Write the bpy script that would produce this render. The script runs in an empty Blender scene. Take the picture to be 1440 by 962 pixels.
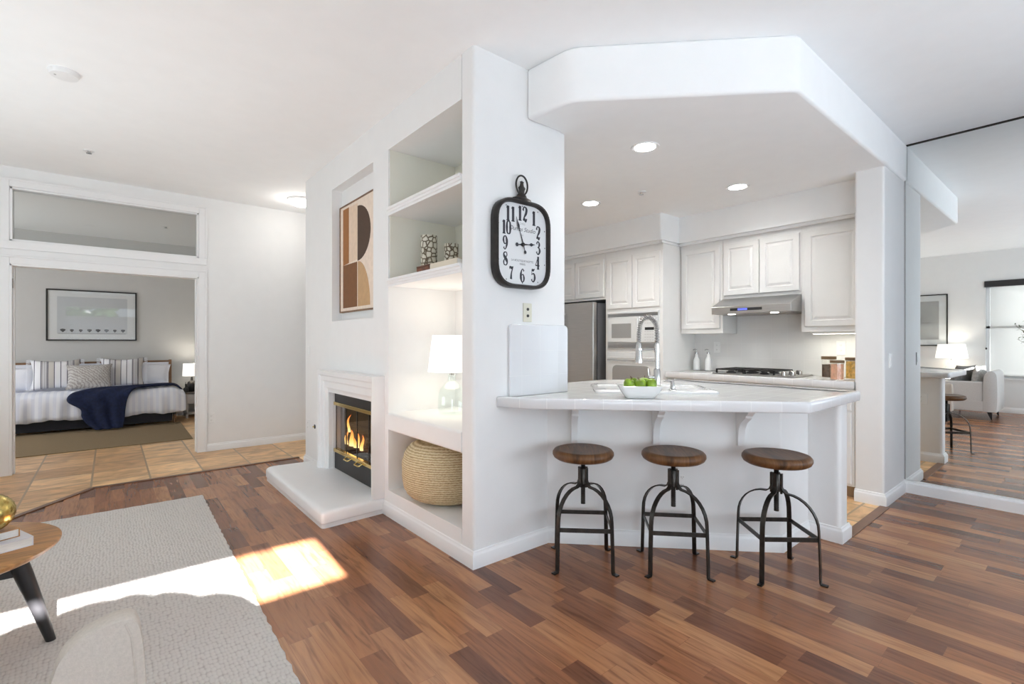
import bpy, bmesh, math, random
from mathutils import Vector, Matrix, noise
random.seed(7)
SC = bpy.context.scene
COL = SC.collection
PI = math.pi
# ------------------------------------------------------------------ camera
cam_d = bpy.data.cameras.new('camera')
cam_d.sensor_width = 36.0
cam_d.lens = 683.0 / 1440.0 * 36.0
cam_d.clip_start = 0.05
cam = bpy.data.objects.new('camera', cam_d)
COL.objects.link(cam)
cam.location = (0, 0, 1.27)
cam.rotation_euler = (PI / 2, 0, -math.radians(39.6))
SC.camera = cam
# ------------------------------------------------------------------ exposure
vs = SC.view_settings
vs.view_transform = 'Standard'
vs.look = 'None'
vs.gamma = 1.0
vs.use_curve_mapping = False
vs.exposure = 0.17
SC.cycles.max_bounces = 14
SC.cycles.diffuse_bounces = 8
SC.cycles.glossy_bounces = 6
SC.cycles.transparent_max_bounces = 16
SC.cycles.caustics_reflective = False
SC.cycles.caustics_refractive = False
SC.cycles.sample_clamp_indirect = 6.0
# ------------------------------------------------------------------ world
W = bpy.data.worlds.new('sky')
SC.world = W
W.use_nodes = True
bg = W.node_tree.nodes['Background']
bg.inputs[0].default_value = (0.78, 0.89, 1.0, 1)
bg.inputs[1].default_value = 1.6
# ------------------------------------------------------------------ daylight
TAN_E = 0.45
sun_d = bpy.data.lights.new('sun', 'SUN')
sun_d.energy = 110.0
sun_d.angle = math.radians(0.5)
sun_d.color = (0.98, 0.98, 1.0)
sun = bpy.data.objects.new('sun', sun_d)
COL.objects.link(sun)
sun.rotation_euler = Vector((0.045, 1.0, -TAN_E)).to_track_quat('-Z', 'Y').to_euler()


def area(name, loc, dirv, sx, sy, power, color):
    d = bpy.data.lights.new(name, 'AREA')
    d.shape = 'RECTANGLE'
    d.size = sx
    d.size_y = sy
    d.energy = power
    d.color = color
    o = bpy.data.objects.new(name, d)
    COL.objects.link(o)
    o.location = loc
    o.rotation_euler = Vector(dirv).to_track_quat('-Z', 'Z').to_euler()
    return o


DAY = (0.77, 0.885, 1.0)
area('daylight_rear_window', (-0.3, -2.02, 1.15), (0, 1, 0.85), 2.6, 1.8, 92, DAY)
area('added_bar_window_light', (3.2, -2.02, 1.45), (0, 1, 0.6), 2.4, 2.0, 80, DAY)  # assumed second rear window, put in to light the bar and stools
area('added_left_wall_light', (-1.78, 4.1, 1.15), (1, 0, 1.1), 2.2, 2.0, 46, (0.84, 0.945, 1.0))  # unseen source added to brighten the fireplace wall, tilted up for the ceiling
area('daylight_bedroom_window', (-2.5, 8.5, 1.5), (1, 0, 0), 1.8, 1.4, 32, (0.92, 0.96, 1.0))

# ------------------------------------------------------------------ materials
MATS = {}


def newmat(name):
    m = bpy.data.materials.new(name)
    m.use_nodes = True
    MATS[name] = m
    nt = m.node_tree
    return m, nt, nt.nodes['Principled BSDF']


def mat(name, color, rough=0.5, metal=0.0, spec=None, emit=None, estr=0.0, bump=0.0, bscale=60.0, coat=0.0, vary=0.0, vscale=8.0, stretch=None):
    m, nt, p = newmat(name)
    c = (*color, 1)
    p.inputs['Base Color'].default_value = c
    p.inputs['Roughness'].default_value = rough
    p.inputs['Metallic'].default_value = metal
    if spec is not None:
        p.inputs['Specular IOR Level'].default_value = spec
    if coat:
        p.inputs['Coat Weight'].default_value = coat
    if emit:
        p.inputs['Emission Color'].default_value = (*emit, 1)
        p.inputs['Emission Strength'].default_value = estr
    N, L = nt.nodes, nt.links
    tc = N.new('ShaderNodeTexCoord')
    src = tc.outputs['Object']
    if stretch:
        mp = N.new('ShaderNodeMapping')
        mp.inputs['Scale'].default_value = stretch
        L.new(src, mp.inputs[0])
        src = mp.outputs[0]
    nz = N.new('ShaderNodeTexNoise')
    nz.inputs['Scale'].default_value = vscale
    nz.inputs['Detail'].default_value = 4
    L.new(src, nz.inputs['Vector'])
    rp = N.new('ShaderNodeValToRGB')
    v = max(vary, 0.01)
    rp.color_ramp.elements[0].position = 0.3
    rp.color_ramp.elements[1].position = 0.7
    rp.color_ramp.elements[0].color = tuple(x * (1 - v) for x in color) + (1,)
    rp.color_ramp.elements[1].color = tuple(min(1, x * (1 + v)) for x in color) + (1,)
    L.new(nz.outputs[0], rp.inputs[0])
    L.new(rp.outputs[0], p.inputs['Base Color'])
    if bump:
        n2 = N.new('ShaderNodeTexNoise')
        n2.inputs['Scale'].default_value = bscale
        n2.inputs['Detail'].default_value = 3
        L.new(src, n2.inputs['Vector'])
        b = N.new('ShaderNodeBump')
        b.inputs['Strength'].default_value = bump
        b.inputs['Distance'].default_value = 0.004
        L.new(n2.outputs[0], b.inputs['Height'])
        L.new(b.outputs[0], p.inputs['Normal'])
    return m


def node_chain(nt):
    N, L = nt.nodes, nt.links

    def n(t, **kw):
        x = N.new('ShaderNode' + t)
        for k, v in kw.items():
            setattr(x, k, v)
        return x
    return n, L


def ramp(n, stops, interp='LINEAR'):
    r = n('ValToRGB')
    cr = r.color_ramp
    cr.interpolation = interp
    while len(cr.elements) < len(stops):
        cr.elements.new(0.5)
    for e, (p, c) in zip(cr.elements, stops):
        e.position = p
        e.color = (*c, 1)
    return r


WALL = mat('wall_paint', (0.825, 0.825, 0.82), 0.62, spec=0.3, bump=0.08, bscale=90)
CEIL = mat('ceiling_paint', (0.93, 0.935, 0.935), 0.75, spec=0.2, bump=0.05, bscale=80)
TRIM = mat('trim_paint', (0.84, 0.84, 0.84), 0.35, spec=0.4)
BEDWALL = mat('bedroom_paint', (0.60, 0.60, 0.585), 0.6, spec=0.3, bump=0.06, bscale=90)
CAB = mat('cabinet_paint', (0.80, 0.79, 0.77), 0.38, spec=0.4)
BLACK = mat('black_metal', (0.035, 0.033, 0.032), 0.38, metal=0.6)
IRON = mat('dark_iron', (0.05, 0.045, 0.04), 0.35, metal=0.85, vary=0.3, vscale=30)
CLOCKM = mat('aged_black_metal', (0.03, 0.026, 0.024), 0.42, metal=0.5, vary=0.3, vscale=25, bump=0.15, bscale=50)
STEEL = mat('stainless_steel', (0.50, 0.49, 0.48), 0.3, metal=1.0, vary=0.06, vscale=6, stretch=(1, 1, 30))
CHROME = mat('brushed_nickel', (0.55, 0.54, 0.53), 0.22, metal=1.0)
DARK = mat('dark_recess', (0.02, 0.02, 0.02), 0.6)
BRASS = mat('polished_brass', (0.75, 0.58, 0.24), 0.22, metal=1.0)
GOLD = mat('hammered_gold', (0.62, 0.48, 0.16), 0.25, metal=1.0)
WHITEPL = mat('white_plastic', (0.82, 0.82, 0.81), 0.35)
IVORY = mat('ivory_plastic', (0.72, 0.70, 0.58), 0.4)
GREYLINE = mat('grey_detail', (0.35, 0.34, 0.33), 0.5)
CERAM = mat('white_ceramic', (0.86, 0.86, 0.85), 0.15, coat=0.4)
PORCE = mat('porcelain_sink', (0.88, 0.88, 0.87), 0.12, coat=0.5)
LINEN = mat('white_linen', (0.86, 0.88, 0.94), 0.85, bump=0.25, bscale=120)
BEIGE = mat('beige_upholstery', (0.56, 0.505, 0.445), 0.9, bump=0.3, bscale=260, vary=0.06, vscale=120)
SOFA = mat('pale_grey_upholstery', (0.66, 0.64, 0.62), 0.9, bump=0.25, bscale=200, vary=0.05, vscale=90)
GREYP = mat('dark_grey_cushion', (0.20, 0.195, 0.185), 0.9, vary=0.2, vscale=40)
GREYL = mat('light_grey_cushion', (0.46, 0.45, 0.43), 0.9, vary=0.25, vscale=30)
NAVY = mat('navy_knit', (0.009, 0.017, 0.058), 0.9, bump=0.4, bscale=150, vary=0.3, vscale=30)
WALNUT = mat('walnut_wood', (0.20, 0.105, 0.05), 0.45, vary=0.3, vscale=6, stretch=(1, 8, 8))
OAK = mat('light_table_wood', (0.40, 0.19, 0.06), 0.38, vary=0.35, vscale=4, stretch=(1.5, 14, 1.5), coat=0.06)
BLACKWOOD = mat('black_stained_wood', (0.018, 0.017, 0.018), 0.35)
PAPER = mat('book_pages', (0.78, 0.76, 0.72), 0.8, vary=0.12, vscale=30, stretch=(1, 1, 40))
SHADE = mat('lit_lamp_shade', (0.9, 0.88, 0.84), 0.8, emit=(1.0, 0.97, 0.92), estr=0.75)
LED = mat('lit_lamp_lens', (1, 1, 1), 0.5, emit=(1.0, 0.96, 0.90), estr=22.0)
HOODLED = mat('lit_hood_lens', (1, 1, 1), 0.5, emit=(1.0, 0.97, 0.92), estr=6.0)
BLUELCD = mat('blue_display', (0.02, 0.02, 0.1), 0.3, emit=(0.15, 0.2, 1.0), estr=1.2)
LEAF = mat('olive_leaf', (0.09, 0.12, 0.05), 0.55, vary=0.3, vscale=12)
FOLIAGE = mat('garden_foliage', (0.05, 0.09, 0.03), 0.7, vary=0.4, vscale=5)
APPLE = mat('green_apple_skin', (0.22, 0.36, 0.02), 0.28, vary=0.4, vscale=28)
STEM = mat('brown_stem', (0.12, 0.07, 0.03), 0.7)
PRINTGREY = mat('grey_art_print', (0.40, 0.40, 0.39), 0.6, vary=0.1, vscale=3)
MATBOARD = mat('white_mat_board', (0.78, 0.79, 0.79), 0.6)
CLAY = mat('terracotta_pot', (0.55, 0.52, 0.48), 0.7)
LOG = mat('charred_log', (0.10, 0.06, 0.04), 0.9, bump=0.6, bscale=30, vary=0.5, vscale=15)
FIREBRICK = mat('firebox_liner', (0.16, 0.155, 0.15), 0.8, vary=0.25, vscale=10)
BLIND = mat('white_roller_shade', (0.80, 0.80, 0.79), 0.8, bump=0.15, bscale=160, vary=0.04, vscale=3)


def thin_glass(name, tint, refl=0.12, rough=0.02, edge=1.0):
    m = bpy.data.materials.new(name)
    m.use_nodes = True
    nt = m.node_tree
    n, L = node_chain(nt)
    nt.nodes.remove(nt.nodes['Principled BSDF'])
    out = nt.nodes['Material Output']
    t = n('BsdfTransparent')
    t.inputs[0].default_value = (*tint, 1)
    g = n('BsdfGlossy')
    g.inputs['Roughness'].default_value = rough
    g.inputs['Color'].default_value = (0.95, 0.95, 0.95, 1)
    fr = n('LayerWeight')
    fr.inputs['Blend'].default_value = 0.5
    pw = n('Math', operation='POWER')
    pw.inputs[1].default_value = 5.0
    L.new(fr.outputs['Facing'], pw.inputs[0])
    ad = n('Math', operation='MULTIPLY_ADD')
    ad.inputs[1].default_value = 0.9 * edge
    ad.inputs[2].default_value = refl + 0.03
    ad.use_clamp = True
    L.new(pw.outputs[0], ad.inputs[0])
    mx = n('MixShader')
    L.new(ad.outputs[0], mx.inputs[0])
    L.new(t.outputs[0], mx.inputs[1])
    L.new(g.outputs[0], mx.inputs[2])
    L.new(mx.outputs[0], out.inputs[0])
    return m


PANE = thin_glass('window_glass', (0.88, 0.9, 0.9), 0.02)
LAMPGLASS = thin_glass('pale_green_glass', (0.97, 0.99, 0.985), 0.02, 0.04, 0.22)
JARGLASS = thin_glass('jar_glass', (0.985, 0.985, 0.97), 0.02, 0.02, 0.4)
FIREGLASS = thin_glass('smoked_fire_glass', (0.72, 0.70, 0.68), 0.02)
ARTGLASS = thin_glass('picture_glass', (0.99, 0.995, 0.995), 0.02, 0.02, 0.35)


def mirror_mat():
    m, nt, p = newmat('mirror_silver')
    p.inputs['Base Color'].default_value = (0.86, 0.88, 0.87, 1)
    p.inputs['Metallic'].default_value = 1
    p.inputs['Roughness'].default_value = 0.0
    return m


MIRROR = mirror_mat()


def wood_floor():
    m, nt, p = newmat('plank_floor')
    n, L = node_chain(nt)
    tc = n('TexCoord')
    mp = n('Mapping')
    mp.inputs['Rotation'].default_value = (0, 0, PI / 2)
    L.new(tc.outputs['Object'], mp.inputs[0])
    br = n('TexBrick')
    br.offset = 0.37
    br.offset_frequency = 2
    br.squash = 0.72
    br.squash_frequency = 3
    br.inputs['Color1'].default_value = (0, 0, 0, 1)
    br.inputs['Color2'].default_value = (1, 1, 1, 1)
    br.inputs['Mortar'].default_value = (0.25, 0.25, 0.25, 1)
    br.inputs['Scale'].default_value = 1.0
    br.inputs['Mortar Size'].default_value = 0.0005
    br.inputs['Brick Width'].default_value = 0.56
    br.inputs['Row Height'].default_value = 0.096
    L.new(mp.outputs[0], br.inputs['Vector'])
    cr = ramp(n, [(0.0, (0.120, 0.047, 0.026)), (0.22, (0.180, 0.071, 0.036)), (0.5, (0.270, 0.109, 0.049)), (0.75, (0.335, 0.146, 0.066)), (1.0, (0.42, 0.200, 0.092))])
    L.new(br.outputs['Color'], cr.inputs[0])
    # grain: stretched along the plank and shifted per plank
    off = n('VectorMath', operation='SCALE')
    off.inputs['Scale'].default_value = 13.0
    L.new(br.outputs['Color'], off.inputs[0])
    add = n('VectorMath', operation='ADD')
    L.new(mp.outputs[0], add.inputs[0])
    L.new(off.outputs[0], add.inputs[1])
    m2 = n('Mapping')
    m2.inputs['Scale'].default_value = (2.2, 26, 1)
    L.new(add.outputs[0], m2.inputs[0])
    nz = n('TexNoise')
    nz.inputs['Scale'].default_value = 1.4
    nz.inputs['Detail'].default_value = 6
    nz.inputs['Distortion'].default_value = 1.2
    L.new(m2.outputs[0], nz.inputs['Vector'])
    gr = ramp(n, [(0.28, (0.50, 0.47, 0.45)), (0.50, (1.0, 1.0, 1.0)), (0.74, (1.26, 1.24, 1.18))])
    L.new(nz.outputs[0], gr.inputs[0])
    mu = n('Mix', data_type='RGBA', blend_type='MULTIPLY')
    mu.inputs[0].default_value = 0.85
    L.new(cr.outputs[0], mu.inputs[6])
    L.new(gr.outputs[0], mu.inputs[7])
    L.new(mu.outputs[2], p.inputs['Base Color'])
    p.inputs['Roughness'].default_value = 0.26
    p.inputs['Specular IOR Level'].default_value = 0.5
    return m


WOODFLOOR = wood_floor()


def stone_tile():
    m, nt, p = newmat('travertine_tile')
    n, L = node_chain(nt)
    tc = n('TexCoord')
    mp = n('Mapping')
    mp.inputs['Location'].default_value = (0.13, 0.08, 0)
    L.new(tc.outputs['Object'], mp.inputs[0])
    br = n('TexBrick')
    br.offset = 0.0
    br.inputs['Color1'].default_value = (0, 0, 0, 1)
    br.inputs['Color2'].default_value = (1, 1, 1, 1)
    br.inputs['Mortar'].default_value = (0.5, 0.5, 0.5, 1)
    br.inputs['Scale'].default_value = 1
    br.inputs['Mortar Size'].default_value = 0.008
    br.inputs['Brick Width'].default_value = 0.42
    br.inputs['Row Height'].default_value = 0.42
    L.new(mp.outputs[0], br.inputs['Vector'])
    cr = ramp(n, [(0.0, (0.56, 0.335, 0.165)), (0.5, (0.74, 0.47, 0.235)), (1.0, (0.86, 0.57, 0.30))])
    L.new(br.outputs['Color'], cr.inputs[0])
    off = n('VectorMath', operation='SCALE')
    off.inputs['Scale'].default_value = 9.0
    L.new(br.outputs['Color'], off.inputs[0])
    add = n('VectorMath', operation='ADD')
    L.new(tc.outputs['Object'], add.inputs[0])
    L.new(off.outputs[0], add.inputs[1])
    m2 = n('Mapping')
    m2.inputs['Scale'].default_value = (3, 5.5, 1)
    L.new(add.outputs[0], m2.inputs[0])
    nz = n('TexNoise')
    nz.inputs['Scale'].default_value = 1.6
    nz.inputs['Detail'].default_value = 7
    nz.inputs['Distortion'].default_value = 0.8
    L.new(m2.outputs[0], nz.inputs['Vector'])
    gr = ramp(n, [(0.3, (0.68, 0.63, 0.58)), (0.5, (1, 1, 1)), (0.72, (1.3, 1.28, 1.22))])
    L.new(nz.outputs[0], gr.inputs[0])
    mu = n('Mix', data_type='RGBA', blend_type='MULTIPLY')
    mu.inputs[0].default_value = 1.0
    L.new(cr.outputs[0], mu.inputs[6])
    L.new(gr.outputs[0], mu.inputs[7])
    mx = n('Mix', data_type='RGBA')
    L.new(br.outputs['Fac'], mx.inputs[0])
    L.new(mu.outputs[2], mx.inputs[6])
    mx.inputs[7].default_value = (0.40, 0.28, 0.17, 1)
    L.new(mx.outputs[2], p.inputs['Base Color'])
    p.inputs['Roughness'].default_value = 0.36
    bp = n('Bump')
    bp.inputs['Strength'].default_value = 0.25
    bp.inputs['Distance'].default_value = 0.006
    L.new(nz.outputs[0], bp.inputs['Height'])
    L.new(bp.outputs[0], p.inputs['Normal'])
    return m


STONE = stone_tile()


def tile_mat(name, base, grout, w, h, mortar, coord='Object', rot=(0, 0, 0), loc=(0, 0, 0), rough=0.16, vary=0.04):
    m, nt, p = newmat(name)
    n, L = node_chain(nt)
    tc = n('TexCoord')
    mp = n('Mapping')
    mp.inputs['Rotation'].default_value = rot
    mp.inputs['Location'].default_value = loc
    L.new(tc.outputs[coord], mp.inputs[0])
    br = n('TexBrick')
    br.offset = 0.0
    br.inputs['Color1'].default_value = (*[c * (1 - vary) for c in base], 1)
    br.inputs['Color2'].default_value = (*[min(1, c * (1 + vary)) for c in base], 1)
    br.inputs['Mortar'].default_value = (*grout, 1)
    br.inputs['Scale'].default_value = 1
    br.inputs['Mortar Size'].default_value = mortar
    br.inputs['Brick Width'].default_value = w
    br.inputs['Row Height'].default_value = h
    L.new(mp.outputs[0], br.inputs['Vector'])
    L.new(br.outputs['Color'], p.inputs['Base Color'])
    p.inputs['Roughness'].default_value = rough
    bp = n('Bump')
    bp.invert = True
    bp.inputs['Strength'].default_value = 0.4
    bp.inputs['Distance'].default_value = 0.002
    L.new(br.outputs['Fac'], bp.inputs['Height'])
    L.new(bp.outputs[0], p.inputs['Normal'])
    return m


TILETOP = tile_mat('counter_tile', (0.65, 0.645, 0.63), (0.80, 0.79, 0.77), 0.155, 0.155, 0.003)
TILEEDGE = tile_mat('counter_edge_tile', (0.74, 0.74, 0.75), (0.84, 0.84, 0.84), 0.155, 1.0, 0.002, coord='UV')
# upright tiles on planes of constant Y (x,z) and of constant X (y,z)
TILEXZ = tile_mat('splash_tile', (0.74, 0.75, 0.77), (0.80, 0.81, 0.82), 0.152, 0.152, 0.0016, rot=(PI / 2, 0, 0), loc=(0.06, -0.03, 0), vary=0.015)
TILEYZ = tile_mat('backsplash_tile', (0.76, 0.755, 0.745), (0.80, 0.795, 0.785), 0.152, 0.152, 0.0016, rot=(0, -PI / 2, -PI / 2), vary=0.015)


def seat_wood():
    m, nt, p = newmat('stool_seat_wood')
    n, L = node_chain(nt)
    tc = n('TexCoord')
    mp = n('Mapping')
    mp.inputs['Scale'].default_value = (3, 22, 6)
    L.new(tc.outputs['Object'], mp.inputs[0])
    nz = n('TexNoise')
    nz.inputs['Scale'].default_value = 1.6
    nz.inputs['Detail'].default_value = 6
    nz.inputs['Distortion'].default_value = 0.9
    L.new(mp.outputs[0], nz.inputs['Vector'])
    cr = ramp(n, [(0.25, (0.045, 0.019, 0.007)), (0.5, (0.125, 0.055, 0.020)), (0.75, (0.22, 0.105, 0.042))])
    L.new(nz.outputs[0], cr.inputs[0])
    L.new(cr.outputs[0], p.inputs['Base Color'])
    p.inputs['Roughness'].default_value = 0.42
    p.inputs['Specular IOR Level'].default_value = 0.35
    return m


SEATWOOD = seat_wood()


def rug_mat(name, base, cell, strength, dark):
    m, nt, p = newmat(name)
    n, L = node_chain(nt)
    tc = n('TexCoord')
    nz = n('TexNoise')
    nz.inputs['Scale'].default_value = 8
    L.new(tc.outputs['Object'], nz.inputs['Vector'])
    sc = n('VectorMath', operation='SCALE')
    sc.inputs['Scale'].default_value = 0.02
    L.new(nz.outputs['Color'], sc.inputs[0])
    ad = n('VectorMath', operation='ADD')
    L.new(tc.outputs['Object'], ad.inputs[0])
    L.new(sc.outputs[0], ad.inputs[1])
    mp = n('Mapping')
    mp.inputs['Scale'].default_value = (1.0 / cell, 0.62 / cell, 1)
    L.new(ad.outputs[0], mp.inputs[0])
    vo = n('TexVoronoi')
    vo.voronoi_dimensions = '2D'
    vo.inputs['Scale'].default_value = 1.0
    vo.inputs['Randomness'].default_value = 0.45
    L.new(mp.outputs[0], vo.inputs['Vector'])
    cr = ramp(n, [(0.0, base), (0.45, tuple(c * 0.95 for c in base)), (0.8, dark)])
    L.new(vo.outputs['Distance'], cr.inputs[0])
    L.new(cr.outputs[0], p.inputs['Base Color'])
    p.inputs['Roughness'].default_value = 0.95
    p.inputs['Specular IOR Level'].default_value = 0.1
    bp = n('Bump')
    bp.invert = True
    bp.inputs['Strength'].default_value = strength
    bp.inputs['Distance'].default_value = 0.01
    L.new(vo.outputs['Distance'], bp.inputs['Height'])
    L.new(bp.outputs[0], p.inputs['Normal'])
    return m


RUG = rug_mat('woven_wool', (0.62, 0.585, 0.55), 0.0155, 0.6, (0.42, 0.385, 0.36))
RUG2 = rug_mat('flat_jute', (0.30, 0.225, 0.14), 0.012, 0.3, (0.20, 0.15, 0.09))


def pouf_mat():
    m, nt, p = newmat('braided_seagrass')
    n, L = node_chain(nt)
    tc = n('TexCoord')
    wv = n('TexWave')
    wv.bands_direction = 'Z'
    wv.inputs['Scale'].default_value = 22
    wv.inputs['Distortion'].default_value = 2.5
    wv.inputs['Detail'].default_value = 3
    wv.inputs['Detail Scale'].default_value = 3
    L.new(tc.outputs['Object'], wv.inputs['Vector'])
    nz = n('TexNoise')
    nz.inputs['Scale'].default_value = 70
    L.new(tc.outputs['Object'], nz.inputs['Vector'])
    mx = n('Mix', data_type='FLOAT')
    mx.inputs[0].default_value = 0.5
    L.new(wv.outputs['Fac'], mx.inputs[2])
    L.new(nz.outputs[0], mx.inputs[3])
    cr = ramp(n, [(0.2, (0.34, 0.25, 0.13)), (0.5, (0.58, 0.47, 0.28)), (0.8, (0.72, 0.62, 0.42))])
    L.new(mx.outputs[0], cr.inputs[0])
    L.new(cr.outputs[0], p.inputs['Base Color'])
    p.inputs['Roughness'].default_value = 0.8
    bp = n('Bump')
    bp.inputs['Strength'].default_value = 0.7
    bp.inputs['Distance'].default_value = 0.008
    L.new(mx.outputs[0], bp.inputs['Height'])
    L.new(bp.outputs[0], p.inputs['Normal'])
    return m


SEAGRASS = pouf_mat()


def mosaic_mat():
    m, nt, p = newmat('pebble_mosaic')
    n, L = node_chain(nt)
    tc = n('TexCoord')
    vo = n('TexVoronoi', feature='DISTANCE_TO_EDGE')
    vo.inputs['Scale'].default_value = 26
    vo.inputs['Randomness'].default_value = 0.7
    L.new(tc.outputs['Object'], vo.inputs['Vector'])
    cr = ramp(n, [(0.06, (0.10, 0.07, 0.035)), (0.13, (0.60, 0.57, 0.47)), (0.5, (0.72, 0.70, 0.62))])
    L.new(vo.outputs['Distance'], cr.inputs[0])
    L.new(cr.outputs[0], p.inputs['Base Color'])
    p.inputs['Roughness'].default_value = 0.35
    return m


MOSAIC = mosaic_mat()


def stripe_mat(name, stops, axis=0, scale=1.0):
    """bands of cloth along one object axis; the pattern repeats every 1/scale metres"""
    m, nt, p = newmat(name)
    n, L = node_chain(nt)
    tc = n('TexCoord')
    sx = n('SeparateXYZ')
    L.new(tc.outputs['Object'], sx.inputs[0])
    mu = n('Math', operation='MULTIPLY')
    mu.inputs[1].default_value = scale
    L.new(sx.outputs[axis], mu.inputs[0])
    fr = n('Math', operation='FRACT')
    L.new(mu.outputs[0], fr.inputs[0])
    cr = ramp(n, stops, 'CONSTANT')
    L.new(fr.outputs[0], cr.inputs[0])
    L.new(cr.outputs[0], p.inputs['Base Color'])
    p.inputs['Roughness'].default_value = 0.9
    return m


_w = (0.88, 0.88, 0.91)
_g = (0.42, 0.41, 0.43)
_d = (0.09, 0.09, 0.13)
STRIPE = stripe_mat('striped_cotton', [(0, _w), (0.17, _d), (0.20, _w), (0.42, _d), (0.45, (0.5, 0.49, 0.5)), (0.52, _w), (0.54, (0.5, 0.49, 0.5)), (0.60, _w), (0.62, _g), (0.68, _d), (0.71, (0.66, 0.63, 0.6)), (0.92, _d), (0.95, _w)], 0, 3.6)
DUVET = stripe_mat('satin_stripe_linen', [(0, (0.88, 0.90, 0.97)), (0.5, (0.78, 0.81, 0.91))], 0, 14)


def chevron_mat():
    m, nt, p = newmat('chevron_weave')
    n, L = node_chain(nt)
    tc = n('TexCoord')
    wv = n('TexWave')
    wv.bands_direction = 'DIAGONAL'
    wv.inputs['Scale'].default_value = 14
    wv.inputs['Distortion'].default_value = 5
    wv.inputs['Detail Scale'].default_value = 2.5
    L.new(tc.outputs['Object'], wv.inputs['Vector'])
    cr = ramp(n, [(0.3, (0.40, 0.37, 0.35)), (0.6, (0.62, 0.60, 0.58))])
    L.new(wv.outputs['Fac'], cr.inputs[0])
    L.new(cr.outputs[0], p.inputs['Base Color'])
    p.inputs['Roughness'].default_value = 0.9
    return m


CHEVRON = chevron_mat()


def flame_mat():
    m, nt, p = newmat('gas_flame')
    n, L = node_chain(nt)
    tc = n('TexCoord')
    sx = n('SeparateXYZ')
    L.new(tc.outputs['Generated'], sx.inputs[0])
    cr = ramp(n, [(0.0, (1.0, 0.75, 0.35)), (0.35, (1.0, 0.5, 0.12)), (1.0, (0.9, 0.16, 0.02))])
    L.new(sx.outputs[2], cr.inputs[0])
    L.new(cr.outputs[0], p.inputs['Emission Color'])
    p.inputs['Emission Strength'].default_value = 3.6
    p.inputs['Base Color'].default_value = (0, 0, 0, 1)
    return m


FLAME = flame_mat()
PAINT = {k: mat('art_' + k, c, 0.75, bump=0.1, bscale=150, vary=0.06, vscale=25) for k, c in dict(
    cream=(0.72, 0.56, 0.42), pale=(0.78, 0.66, 0.55), rust=(0.33, 0.135, 0.04), brown=(0.20, 0.085, 0.03), umber=(0.075, 0.042, 0.025), sand=(0.52, 0.33, 0.17)).items()}

# ------------------------------------------------------------------ mesh builder


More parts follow.
